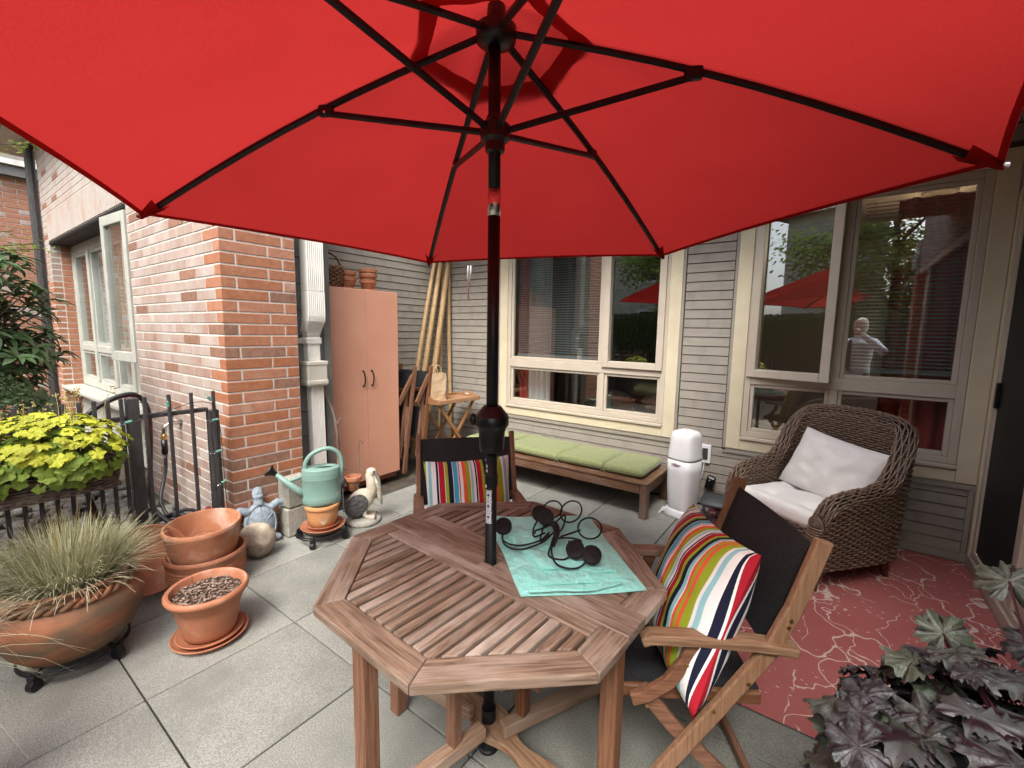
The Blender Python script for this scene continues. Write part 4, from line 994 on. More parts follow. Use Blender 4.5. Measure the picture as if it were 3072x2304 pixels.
# ------------------------------------------------------------------ folding armchairs
def folding_chair(label, loc, rz):
    t = thing('folding_chair', label, 'chair', (loc[0], loc[1], 0), rz, 'sling folding armchairs at the table')
    for s in (-1, 1):
        y = s*.255; sd = (0, 1, 0)
        curved_beam('back_post', [(-.27, y, .0), (-.13, y, .22), (.03, y, .45), (.145, y, .62), (.20, y, .75), (.255, y, .93), (.262, y, .955)], .024, .046, 'teak_post', t, sd)
        curved_beam('rear_leg', [(-.20, y-s*.028, .455), (-.10, y-s*.028, .335), (.24, y-s*.028, .0)], .022, .044, 'teak', t, sd)
        beam('seat_rail', (-.27, y-s*.055, .425), (.16, y-s*.055, .425), .022, .04, 'teak', t)
        curved_beam('armrest', [(-.215, y, .632), (-.19, y, .642), (-.05, y, .645), (.10, y, .640), (.215, y, .628)], .052, .028, 'teak_grey', t, sd)
        curved_beam('arm_support', [(-.065, y+s*.001, .628), (-.085, y, .57), (-.13, y, .50), (-.19, y, .455), (-.235, y, .44)], .022, .04, 'teak', t, sd)
        for (xx, zz) in ((-.19, .43), (.09, .52), (.0, .425), (.19, .72), (.185, .70), (-.085, .565), (.195, .632)):
            b = MB(); b.tube([(xx, y+s*.010, zz), (xx, y+s*.0145, zz)], .006, 8); b.build('screw', 'brass', t)
    beam('stretcher', (-.245, -.24, .04), (-.245, .24, .04), .022, .035, 'teak', t); beam('stretcher', (.21, -.21, .035), (.21, .21, .035), .022, .035, 'teak', t)
    beam('stretcher', (-.262, -.19, .425), (-.262, .19, .425), .02, .04, 'teak', t); beam('stretcher', (.15, -.19, .425), (.15, .19, .425), .02, .035, 'teak', t)
    def sling(nm, fn, nu=14, nv=10):
        b = MB()
        top = [[fn(i/nu, j/nv, .0035) for j in range(nv+1)] for i in range(nu+1)]; bot = [[fn(i/nu, j/nv, -.0035) for j in range(nv+1)] for i in range(nu+1)]
        b.grid(top); b.grid(bot)
        ring = [(i, 0) for i in range(nu)]+[(nu, j) for j in range(nv)]+[(nu-i, nv) for i in range(nu)]+[(0, nv-j) for j in range(nv)]
        b.grid([[top[i][j] for i, j in ring], [bot[i][j] for i, j in ring]], close_v=True)
        return b.build(nm, 'sling', t, smooth=False)
    sling('seat', lambda u, v, o: (-.265+.42*u, -.20+.40*v, .452-.02*math.sin(pi*u)*math.sin(pi*v)+o))
    back = sling('backrest', lambda u, v, o: (.148+.105*u+o*.9+.012*math.sin(pi*v), -.243+.486*v, .60+.325*u-o*.3))
    for yy in (-.225, -.215, .215, .225):
        beam('seam', (.141+.004, yy, .61), (.2475+.002, yy, .918), .0015, .0015, 'sling', back, (1, 0, 0), 0)
    return t
ch1 = folding_chair('folding wooden armchair with black sling and striped pillow on the rug side of the table', (-.335, 1.515), R(32))
ch2 = folding_chair('folding wooden armchair with black sling beyond the table near the pelican', (-1.40, 1.60), R(138))
def striped_pillow(label, ch, local, rot, w=.47):
    o = pillow(w, w, .20, seed=local[1]*30).build('striped_pillow', 'stripe', smooth=True)
    mt = ch.matrix_basis @ Matrix.Translation(local) @ rot
    o.matrix_world = mt; tag(o, label, 'pillow', 'striped pillows on the folding chairs'); return o
def prot(tilt, roll):
    # pillow X -> chair -y (lateral), pillow Y -> up, pillow Z -> toward the front
    base = Matrix(((0, 0, -1), (-1, 0, 0), (0, 1, 0))).to_4x4()
    return Matrix.Rotation(R(tilt), 4, 'Y') @ base @ Matrix.Rotation(R(roll), 4, 'Z')
striped_pillow('multicoloured striped pillow on the chair beside the red rug', ch1, (.0, -.045, .65), prot(20, 6), .50)
striped_pillow('multicoloured striped pillow on the chair beyond the table', ch2, (.06, .0, .635), prot(16, 2), .45)

# ------------------------------------------------------------------ cloth and candelabra on the table
TXZ = TZ+.004
quad = [np.array(q) for q in ((-1.105, 1.375), (-.758, 1.641), (-.401, 1.279), (-.690, 1.020))]
def cloth_layer(q, z, th, wob, seed, n=36):
    b = MB(); top = []
    for i in range(n+1):
        row = []
        for j in range(n+1):
            u, v = i/n, j/n
            p = (1-u)*(1-v)*q[0]+u*(1-v)*q[1]+u*v*q[2]+(1-u)*v*q[3]
            p = p+np.array([mnoise.noise((u*2, v*2, seed)), mnoise.noise((u*2, v*2, seed+9))])*.012
            e = min(1, 12*min(u, v, 1-u, 1-v))
            z_ = z+th*(.35+.65*e**.5)+wob*(mnoise.noise((u*4+seed, v*6, seed))+.6*abs(mnoise.noise((u*9, v*13+seed, 2))))*(.4+.6*e)
            row.append((p[0], p[1], max(z_, z+.001)))
        top.append(row)
    b.grid(top); m = n+1
    ring = [(i, 0) for i in range(n)]+[(n, j) for j in range(n)]+[(n-i, n) for i in range(n)]+[(0, n-j) for j in range(n)]
    b.grid([[top[i][j] for i, j in ring], [(top[i][j][0], top[i][j][1], z) for i, j in ring]], close_v=True); return b
cl = thing('folded_tablecloth', 'folded mint green tablecloth lying on the wooden table', 'cloth', (0, 0, 0))
cloth_layer(quad, TXZ, .008, .005, 1.3).build('fold', 'mint', cl, smooth=True)
q2 = [quad[0]+(.008, -.012), quad[1]+(-.006, -.008), quad[2]*.9+quad[0]*.1+(.01, .0), quad[3]*.93+quad[1]*.07]
cloth_layer(q2, TXZ+.010, .008, .012, 4.1).build('fold', 'mint', cl, smooth=True)
q3 = [quad[0]+(.012, -.016), quad[1]+(-.012, -.014), quad[2]*.86+quad[0]*.14, quad[3]*.80+quad[1]*.20+(.0, .01)]
cloth_layer(q3, TXZ+.021, .008, .017, 7.7).build('fold', 'mint', cl, smooth=True)
ed = smooth_path([(*(quad[3]*.95+quad[2]*.05), TXZ+.016), (*(quad[3]*.7+quad[2]*.3+(0, -.006)), TXZ+.019), (*(quad[3]*.45+quad[2]*.55+(.004, -.004)), TXZ+.016), (*(quad[3]*.2+quad[2]*.8+(-.01, .015)), TXZ+.02)], 8)
b = MB(); b.tube(ed, .004, 6); b.build('hem', 'mint', cl, smooth=True)

cz = TXZ+.032
can_ = thing('iron_candelabra', 'black wrought iron candelabra with round cups lying on the mint tablecloth', 'candelabra', (-.76, 1.316, cz))
def cp(x, y, z=0): return (x+.76, y-1.316, z)
b = MB(); b.tube(smooth_path([cp(-.80, 1.345, .05), cp(-.775, 1.35, .065), cp(-.755, 1.33, .06), cp(-.735, 1.295, .045), cp(-.73, 1.27, .02)]), [.006]*6+[.013]*10+[.012]*12+[.007]*4+[.003], 10) if False else b.tube(smooth_path([cp(-.81, 1.335, .035), cp(-.785, 1.345, .055), cp(-.755, 1.325, .058), cp(-.735, 1.295, .04), cp(-.728, 1.268, .012)], 6), np.concatenate([np.linspace(.006, .014, 8), np.linspace(.014, .012, 9), np.linspace(.012, .003, 8)]), 10, flat=.55); b.build('hub', 'iron', can_, smooth=True)
cups = [((-.929, 1.243, .035), (.35, -.5, .8)), ((-.872, 1.405, .045), (.2, -.6, .8)), ((-.826, 1.375, .055), (.2, -.75, .6)), ((-.640, 1.262, .028), (.1, -.6, .8)), ((-.583, 1.262, .028), (.35, -.5, .8))]
for (x, y, z), d in cups:
    d = Vector(d).normalized(); q = Vector((0, 0, 1)).rotation_difference(d).to_matrix()
    b = MB(); pf = [(.001, -.003), (.014, -.003), (.016, -.001), (.028, 0), (.031, .003), (.031, .007), (.027, .009), (.027, .012), (.031, .014), (.031, .018), (.027, .020), (.001, .017)]
    a = np.linspace(0, 2*pi, 24, endpoint=False); P = [[tuple(Vector(cp(x, y, z))+q @ Vector((r_*math.cos(t_), r_*math.sin(t_), zz))) for t_ in a] for r_, zz in pf]
    b.grid(P, close_v=True); b.build('cup', 'iron', can_, smooth=True).modifiers.new('es', 'EDGE_SPLIT').split_angle = R(40)
arms = [[(-.929, 1.243, .03), (-.90, 1.205, .008), (-.84, 1.215, .004), (-.79, 1.27, .015), (-.775, 1.315, .035)], [(-.929, 1.24, .03), (-.885, 1.19, .006), (-.82, 1.195, .004), (-.77, 1.26, .02), (-.757, 1.31, .04)],
        [(-.872, 1.405, .04), (-.865, 1.35, .012), (-.83, 1.30, .008), (-.79, 1.31, .03)], [(-.826, 1.375, .05), (-.815, 1.33, .02), (-.79, 1.28, .01), (-.765, 1.30, .035)],
        [(-.640, 1.262, .025), (-.665, 1.225, .006), (-.715, 1.215, .006), (-.735, 1.26, .02), (-.745, 1.30, .04)], [(-.583, 1.262, .025), (-.605, 1.205, .005), (-.665, 1.185, .005), (-.715, 1.23, .02), (-.735, 1.29, .035)],
        [(-.72, 1.30, .04), (-.70, 1.335, .045), (-.68, 1.37, .05)], [(-.725, 1.295, .035), (-.70, 1.33, .03), (-.665, 1.345, .025), (-.655, 1.315, .02), (-.685, 1.305, .02), (-.70, 1.325, .02)],
        [(-.77, 1.335, .055), (-.775, 1.38, .06), (-.77, 1.42, .065), (-.765, 1.40, .03), (-.76, 1.35, .02)], [(-.79, 1.34, .05), (-.83, 1.35, .02), (-.85, 1.34, .01), (-.84, 1.32, .01)]]
for a in arms:
    b = MB(); b.tube(smooth_path([cp(*p) for p in a], 7), .0032, 7); b.build('arm', 'iron', can_, smooth=True)
for (x, y, z), r_, d in (((-.855, 1.47, .05), .038, (.1, -.6, .75)), ((-.775, 1.475, .06), .045, (-.1, -.7, .7)), ((-.66, 1.405, .05), .042, (.2, -.55, .8))):
    d = Vector(d).normalized(); q = Vector((0, 0, 1)).rotation_difference(d).to_matrix()
    b = MB(); b.tube([tuple(Vector(cp(x, y, z))+q @ Vector((r_*math.cos(t_), r_*math.sin(t_), 0))) for t_ in np.linspace(0, 2*pi, 32, endpoint=False)], .0032, 7, closed=True); b.build('ring', 'iron', can_, smooth=True)

# ------------------------------------------------------------------ rug, wicker armchair
b = MB(); P = []
for i in range(33):
    P.append([(-.79+1.58*i/32, -1.09+2.18*j/40, .004+.0022*(1+mnoise.noise((i*.3, j*.3, 5)))+.004) for j in range(41)])
b.grid(P); rg = b.build('area_rug', 'rug', smooth=True); rg.location = (.035, 2.975, 0); tag(rg, 'red woven rug with pale coral line pattern under the wicker armchair', 'rug')

wc = thing('wicker_armchair', 'brown woven wicker armchair with white cushions on the red rug', 'armchair', (-.045, 3.515, 0), R(55))
ctrl = [(-.36, -.315, .44), (-.30, -.325, .545), (-.16, -.34, .585), (.0, -.352, .60), (.13, -.36, .66), (.235, -.35, .85), (.30, -.305, .97), (.325, -.16, 1.0), (.33, 0, 1.005)]
ctrl = ctrl+[(x, -y, z) for x, y, z in ctrl[-2::-1]]
pth = smooth_path(ctrl, 24); seg = np.linalg.norm(np.diff(pth[:, :2], axis=0), axis=1); sarc = np.concatenate([[0], np.cumsum(seg)])
NS = int(sarc[-1]/.0105); ss = np.linspace(0, sarc[-1], NS); U = np.stack([np.interp(ss, sarc, pth[:, k]) for k in range(3)], 1)
tg = np.gradient(U[:, :2], axis=0); tg /= np.linalg.norm(tg, axis=1)[:, None]; NN = np.stack([tg[:, 1], -tg[:, 0]], 1)
HT = U[:, 2]; TK = .048
def flare(z): return .05*max(0, (z-.25))**1.0 if not hasattr(z, '__len__') else .05*np.maximum(0, z-.25)
mb = MB(); sh = MB(); z = .15; row = 0
def wv(s, r_): return .0058*np.sin(pi*s/.034+r_*pi)
while z < 1.0:
    idx = np.where(HT-.03 > z)[0]
    if len(idx) > 6:
        i0, i1 = idx[0], idx[-1]; sl = slice(i0, i1+1); fl = flare(z)
        o_ = U[sl, :2]+NN[sl]*(TK+fl+wv(ss[sl], row))[:, None]
        if z > .36:
            n_ = U[sl, :2]+NN[sl]*(-TK+fl*1.0-wv(ss[sl], row))[:, None]
            def cap(p, q, d): 
                c = (p+q)/2; r_ = np.linalg.norm(p-q)/2; e = (p-q)/(2*r_); return [c+r_*(math.cos(a)*e+math.sin(a)*d*.9) for a in np.linspace(0, pi, 9)[1:-1]]
            if i0 == 0:
                loop = list(o_)+cap(o_[-1], n_[-1], tg[i1])+list(n_[::-1])+cap(n_[0], o_[0], -tg[i0])
            else: loop = list(o_)+list(n_[::-1])
            mb.tube([(p[0], p[1], z) for p in loop], .0073, 5, closed=True)
        else:
            c0 = [U[0, :2]-NN[0]*TK+tg[0]*a for a in (0,)]
            loop = []
            p, q = o_[0], U[0, :2]-NN[0]*TK
            c = (p+q)/2; r_ = np.linalg.norm(p-q)/2; e = (q-p)/(2*r_)
            head = [c+r_*(math.cos(a)*e-math.sin(a)*tg[0]*.9) for a in np.linspace(0, pi, 9)[:-1]]
            p, q = o_[-1], U[-1, :2]-NN[-1]*TK; c = (p+q)/2; e = (p-q)/(2*np.linalg.norm(p-q)/2)
            tail = [c+r_*(math.cos(a)*e+math.sin(a)*tg[-1]*.9) for a in np.linspace(0, pi, 9)[1:]]
            fr = np.linspace(tail[-1], head[0], 46)[1:-1]; fr[:, 0] += wv(np.linspace(0, .55, 44), row)+.02
            mb.tube([(p[0], p[1], z+(.02*math.sin(0))) for p in head+list(o_)+tail+list(fr)], .0073, 5, closed=True)
    z += .0155; row += 1
stuff(mb.build('weave', 'wicker', wc, smooth=True))
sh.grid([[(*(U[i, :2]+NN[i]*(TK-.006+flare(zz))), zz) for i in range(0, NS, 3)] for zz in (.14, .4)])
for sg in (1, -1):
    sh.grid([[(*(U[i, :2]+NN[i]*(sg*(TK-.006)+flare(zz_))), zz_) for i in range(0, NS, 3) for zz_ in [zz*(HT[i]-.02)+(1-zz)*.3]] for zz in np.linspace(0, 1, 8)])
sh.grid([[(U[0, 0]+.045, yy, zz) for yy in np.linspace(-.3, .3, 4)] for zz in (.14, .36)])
stuff(sh.build('shade_backing', 'wicker_back', wc))  # near-black sheet behind the weave, its colour stands in for inner shade
rim = MB()
for a in np.linspace(-.25*pi, 1.25*pi, 15):
    r_ = TK+.004
    off = np.cos(a)*r_+flare(HT)+wv(ss, int(round(a*9)))*.8; zz = HT-.03+np.sin(a)*r_*.95+.003*np.sin(pi*ss/.021+a*5)
    pts = np.concatenate([U[:, :2]+NN*off[:, None], zz[:, None]], 1)
    rim.tube(pts, .006, 5)
stuff(rim.build('braided_rim', 'wicker', wc, smooth=True)); wc.scale = (.97, .97, 1.0)
for e in (0, -1):
    b = MB(); d = -tg[0] if e == 0 else tg[-1]
    c = U[e]; 
    for k in range(5):
        r_ = .05-k*.011
        b.tube([(c[0]+NN[e][0]*r_*math.cos(a)+d[0]*(.005+k*.004), c[1]+NN[e][1]*r_*math.cos(a)+d[1]*(.005+k*.004), c[2]-.03+r_*math.sin(a)) for a in np.linspace(0, 2*pi, 20, endpoint=False)], .0062, 5, closed=True)
    b.build('arm_scroll', 'wicker', wc, smooth=True)
for (x, y) in ((-.33, -.31), (-.33, .31), (.25, -.33), (.25, .33)):
    b = MB(); b.tube([(x*1.06, y*1.06, 0), (x, y, .16)], [.017, .03], 12); b.build('foot', 'foot', wc, smooth=True)
b = top_pad(.56, .58, .11, 3, [(a, c) for a in (-.13, .13) for c in (-.14, .14)], .006, 40, .12); sc_ = b.build('seat_cushion', 'offwhite', smooth=True)
sc_.matrix_world = wc.matrix_basis @ Matrix.Translation((-.055, 0, .395)); tag(sc_, 'tufted white seat cushion in the wicker armchair', 'cushion')
bp = pillow(.60, .44, .18, 5, .06, 34, .016).build('white_pillow', 'offwhite', smooth=True)
bp.matrix_world = wc.matrix_basis @ Matrix.Translation((.14, -.02, .62)) @ Matrix.Rotation(R(24), 4, 'Y') @ Matrix(((0, 0, -1), (-1, 0, 0), (0, 1, 0))).to_4x4() @ Matrix.Rotation(R(-7), 4, 'Z')
tag(bp, 'plump white pillow leaning on the back of the wicker armchair', 'pillow')

# ------------------------------------------------------------------ bench with green cushions
BX0, BX1, BY0, BY1, BZ = -3.16, -1.115, 3.42, 4.03, .305
bn = thing('wooden_bench', 'low brown wooden bench under the left back window', 'bench', ((BX0+BX1)/2, (BY0+BY1)/2, 0))
hx, hy = (BX1-BX0)/2, (BY1-BY0)/2
for sx in (-1, 1):
    for sy in (-1, 1): beam('leg', (sx*(hx-.035), sy*(hy-.035), 0), (sx*(hx-.035), sy*(hy-.035), BZ-.022), .062, .062, 'teak_dark', bn, (1, 0, 0))
for sy in (-1, 1):
    beam('side_rail', (-hx+.07, sy*(hy-.022), BZ-.062), (hx-.07, sy*(hy-.022), BZ-.062), .03, .075, 'teak_dark', bn); beam('top_rail', (-hx, sy*(hy-.045), BZ-.011), (hx, sy*(hy-.045), BZ-.011), .09, .022, 'teak_dark', bn)
for sx in (-1, 1): beam('end_rail', (sx*(hx-.025), -hy+.07, BZ-.062), (sx*(hx-.025), hy-.07, BZ-.062), .03, .075, 'teak_dark', bn); beam('top_rail', (sx*(hx-.05), -hy+.0915, BZ-.0112), (sx*(hx-.05), hy-.0915, BZ-.0112), .1, .022, 'teak_dark', bn)
for k in range(9): beam('slat', (-hx+.11, -hy+.12+k*.045, BZ-.02), (hx-.11, -hy+.12+k*.045, BZ-.02), .036, .018, 'teak_dark', bn)
bc = thing('bench_cushion', 'folding green cushion of four pads lying on the wooden bench', 'cushion', (0, 0, BZ))
xs = [-1.175, -1.535, -1.995, -2.60, -3.14]
for k in range(4):
    w_ = xs[k]-xs[k+1]
    o = top_pad(w_-.012, .50, .085, k*3.1, (), .006, 30, .22).build('pad', 'green', bc, smooth=True); o.location = ((xs[k]+xs[k+1])/2, 3.735+random.uniform(-.01, .01), .046); o.rotation_euler = (R(random.uniform(-1, 1)), R(random.uniform(-2, 2)), 0)
    b = MB(); hw, hd = (w_-.012)/2, .25
    b.tube([(sx_*hw*c_, sy_*hd*s_, 0) for sx_, sy_, c_, s_ in ((1, 1, 1, .97), (1, 1, .97, 1), (-1, 1, .97, 1), (-1, 1, 1, .97), (-1, -1, 1, .97), (-1, -1, .97, 1), (1, -1, .97, 1), (1, -1, 1, .97))], .004, 5, closed=True); b.build('piping', 'green', o, smooth=True)
for x_ in xs[1:3]:
    b = MB(); 
    for dx in (-.012, .012): b.tube(smooth_path([(x_+dx*.2, 3.49, .03), (x_+dx, 3.478, .02), (x_+dx*1.8, 3.475, .004)], 4), .004, 5)
    b.ball((x_, 3.488, .03), .008, 6, 8); b.build('tie', 'green', bc, smooth=True)

# ------------------------------------------------------------------ white bin, outlet, storage box
def sup(a, w_, d_, e=.6): c, s = math.cos(a), math.sin(a); return (w_*math.copysign(abs(c)**e, c), d_*math.copysign(abs(s)**e, s))
bin_ = thing('diaper_pail', 'tall white plastic pail with rounded lid beside the bench', 'bin', (-.925, 3.745, 0), R(-18))
def loft(prof, n=44, e=.6):
    b = MB(); b.grid([[(*sup(a, w_, d_, e), z) for a in np.linspace(0, 2*pi, n, endpoint=False)] for w_, d_, z in prof], close_v=True, cap=True); return b
loft([(.098, .10, .03), (.102, .106, .1), (.110, .115, .25), (.115, .12, .38), (.116, .121, .49)]).build('body', 'white', bin_, smooth=True)
loft([(.118, .123, .485), (.118, .123, .50), (.113, .118, .53), (.107, .112, .62), (.102, .106, .675), (.097, .099, .695), (.085, .088, .71), (.05, .05, .722), (.01, .01, .725)]).build('lid', 'white', bin_, smooth=True)
loft([(.125, .13, .0), (.128, .133, .012), (.118, .122, .045), (.112, .116, .06), (.09, .09, .061)]).build('base', 'white', bin_, smooth=True)
for sx in (-1, 1):
    for sy in (-1, 1):
        b = MB(); b.add([(sx*.085, sy*.09, .05), (sx*.10, sy*.075, .05), (sx*.135, sy*.135, .0), (sx*.115, sy*.14, .0), (sx*.135, sy*.115, 0), (sx*.11, sy*.11, .055)], [(0, 5, 2, 3), (5, 1, 4, 2), (0, 3, 4, 1), (2, 4, 3), (0, 1, 5)]); b.build('foot', 'white', bin_, bevel=.002)
b = MB(); b.ball((0, -.121, .455), (.042, .012, .018), 10, 20); o = b.build('latch', 'white', bin_, smooth=True)
b = MB(); b.ball((0, -.131, .457), (.014, .006, .008), 8, 12); b.build('button', 'vinyl', bin_, smooth=True)
t = thing('outlet_cover', 'white outlet cover on the siding behind the pail', 'outlet', (-.835, YB-.02, .47))
block('plate', (0, 0, 0), (.09, .018, .165), 'white', t, .004); block('window', (0, -.011, 0), (.045, .008, .1), 'dark', t, .002)
b = MB(); b.tube(smooth_path([(0, -.02, -.05), (.0, -.05, -.15), (-.03, -.08, -.3), (-.05, -.1, -.45)]), .004, 6); b.build('cord', 'white', t, smooth=True)
t = thing('power_adapter', 'black power adapter hanging on the wall behind the pail', 'adapter', (-.77, 4.02, .23))
block('body', (0, 0, 0), (.07, .05, .13), 'plastic_black', t, .012, (R(12), R(14), 0)); block('led', (-.0, -.035, .03), (.008, .006, .008), 'white', t, .001)
t = thing('storage_box', 'clear storage tub with grey lid on the rug between pail and armchair', 'storage box', (-.575, 3.76, .009), R(4))
b = MB(); n_ = 32
b.grid([[(*sup(a, w_, w_*.72, .35), z) for a in np.linspace(0, 2*pi, n_, endpoint=False)] for w_, z in ((.165, .004), (.17, .02), (.19, .165))], close_v=True, cap=True); b.build('tub', 'tub', t, smooth=True)
b = MB(); b.grid([[(*sup(a, w_, w_*.74, .35), z) for a in np.linspace(0, 2*pi, n_, endpoint=False)] for w_, z in ((.2, .155), (.205, .17), (.2, .18), (.17, .185), (.165, .195), (.02, .198))], close_v=True, cap=True); b.build('lid', 'box_lid', t, smooth=True)
b = MB()
for i in range(14): b.ball((random.uniform(-.12, .12), random.uniform(-.08, .08), .04+random.random()*.06), random.uniform(.02, .04), 6, 8)
b.build('contents', 'linen2', t, smooth=True)

# ------------------------------------------------------------------ wardrobe and what stands on it
wd = thing('wardrobe', 'tall salmon pink two door outdoor wardrobe in the recess', 'wardrobe', (-3.79, 2.55, 0))
span('carcass', -.255, .238, -.366, .368, .055, 1.868, 'salmon', wd, .003); span('plinth', -.24, .215, -.36, .362, .0, .054, 'salmon_dark', wd)
span('door', .240, .258, -.367, -.0015, .062, 1.864, 'salmon', wd, .002); span('door', .240, .258, .0015, .369, .062, 1.864, 'salmon', wd, .002)
for y in (-.045, .05):
    b = MB(); b.tube(smooth_path([(.256, y, .975), (.275, y, .982), (.288, y, 1.02), (.29, y, 1.045), (.288, y, 1.07), (.275, y, 1.108), (.256, y, 1.115)], 5), .006, 8); b.ball((.26, y, .975), .010, 6, 8); b.ball((.26, y, 1.115), .010, 6, 8); b.build('handle', 'iron', wd, smooth=True)
def lathe_thing(name, label, cat, loc, prof, m, n=44, group=None):
    t = thing(name, label, cat, loc, 0, group); b = MB(); b.lathe(prof, n); b.build('body', m, t, smooth=True).modifiers.new('es', 'EDGE_SPLIT').split_angle = R(50); return t
def pot_prof(r0, r1, h, rimh=.03, rimt=.012, wall=.01):
    return [(.001, 0), (r0*.9, 0), (r0, .004), (r1-rimt*.6, h-rimh), (r1+rimt*.3, h-rimh+.002), (r1+rimt*.4, h-.004), (r1, h), (r1-wall, h), (r1-wall-.004, h-.01), (r0*.9, .02), (.001, .018)]
for i, (y, lab) in enumerate(((2.49, 'small terracotta pots stacked left on top of the wardrobe'), (2.72, 'small terracotta pots stacked right on top of the wardrobe'))):
    t = thing('terracotta_pots', lab, 'pot', (-3.72, y, 1.868)); 
    for k in range(2 if i == 0 else 3):
        z0 = (0, .055, .10)[k]
        b = MB(); b.lathe([(p[0], p[1]+z0) for p in (pot_prof(.055, .082, .115, .035) if i == 0 or k else pot_prof(.05, .075, .11, .035))], 30); b.build('pot', 'terra_pl', t, smooth=True).modifiers.new('es', 'EDGE_SPLIT').split_angle = R(40)
    b = MB(); b.lathe([(.001, 0), (.08, 0), (.088, .02), (.08, .02), (.072, .008), (.001, .008)], 30); b.build('saucer', 'terra_pl', t, smooth=True)
wb = thing('willow_basket', 'brown willow basket with arched handle on top of the wardrobe', 'basket', (-3.70, 2.29, 1.868))
b = MB(); rows_ = 10
for k in range(rows_):
    z = .012+k*.0185; a = np.linspace(0, 2*pi, 96, endpoint=False); rad = .085+.03*(k/rows_)+.009*np.sin(a*11+k*pi)
    b.tube(np.stack([rad*np.cos(a), rad*1.1*np.sin(a), np.full_like(a, z)], 1), .0105, 5, closed=True)
for a in np.linspace(0, 2*pi, 24, endpoint=False): b.tube([(.083*math.cos(a), .09*math.sin(a), 0), (.117*math.cos(a), .128*math.sin(a), .2)], .004, 5)
b.build('weave', 'basket', wb, smooth=True); b = MB(); b.tube(arc((0, 0, .19), .115, 0, pi, 24, 'yz'), .009, 7); b.tube([(p[0]+.012, p[1]*.97, p[2]+.006*math.sin(i*1.3)) for i, p in enumerate(arc((0, 0, .19), .115, 0, pi, 24, 'yz'))], .007, 7); b.build('handle', 'basket', wb, smooth=True)
b = MB(); b.lathe([(.001, .005), (.08, .005), (.11, .19)], 24); b.build('shade_backing', 'wicker_back', wb)  # dark inner sheet painted as the shade inside the basket

# ------------------------------------------------------------------ downspout
dsp = thing('downspout', 'white corrugated metal downspout with elbow and collector box beside the brick', 'downspout', (-3.30, 1.895, 0))
def ribbed(path, hw, hd, m='white_metal', name='pipe'):
    sec = []; n_ = 9
    for i in range(n_*2+1):
        y = -hw+2*hw*i/(n_*2); sec.append((hd+(.006 if i % 2 else 0)*(0 < i < n_*2), y))
    sec += [(-hd, hw), (-hd, -hw)]
    b = MB(); P = []
    for (x, y, z, k) in path: P.append([(x+sx*k, y+sy*k, z) for sx, sy in sec])
    b.grid(P, close_v=True, cap=True); return b.build(name, m, dsp)
ribbed([(0.02, 0, 3.6, 1), (.02, 0, 1.79, 1)], .07, .045, name='upper_pipe'); ribbed([(.02, 0, 1.787, 1.0), (.02, 0, 1.60, 1), (.012, .0, 1.56, 1), (-.03, .002, 1.49, .9), (-.035, .004, 1.465, .78)], .071, .046, name='elbow')
ribbed([(-.035, .004, 1.47, .8), (-.035, .006, 1.24, .8)], .062, .042, name='middle_pipe'); ribbed([(-.02, .012, 1.06, .8), (-.02, .02, .12, .8)], .066, .042, name='lower_pipe')
b = MB()
for k in range(4): b.box((-.033, .004, 1.452+k*.013), (.082-k*.003, .112-k*.004, .006), .002)
b.build('crimp', 'white_metal', dsp)
b = MB(); b.box((-.033, .003, 1.408), (.09, .125, .05), .006); b.box((-.07, -.075, 1.408), (.01, .04, .04), .002); b.build('bracket', 'white_metal', dsp)
b = MB(); b.box((-.005, .0, 1.15), (.115, .165, .19), .008); b.box((-.005, .0, 1.235), (.125, .175, .03), .005); b.box((-.003, 0, 1.085), (.122, .172, .035), .005); b.build('collector_box', 'putty', dsp)
b = MB(); b.tube(smooth_path([(-3.25, 2.03, 0.02), (-3.27, 2.06, .4), (-3.29, 2.055, .75), (-3.33, 2.0, .98), (-3.335, 1.97, 1.08)], 6), [.014]*10+[.012]*15, 7); b.tube(smooth_path([(-3.275, 2.058, .72), (-3.25, 2.07, .76), (-3.24, 2.085, .80)], 4), .006, 6)
tag(b.build('stick', 'rust', smooth=True), 'bent peeling branch leaning between downspout and wardrobe', 'stick')
b = MB(); b.tube([(-3.30, 1.742, .0), (-3.30, 1.742, .92), (-3.30, 1.735, .95), (-3.30, 1.735, 1.24)], [.009, .009, .011, .011], 8); tag(b.build('conduit', 'rust', smooth=True), 'thin rusty conduit at the brick edge', 'pipe')

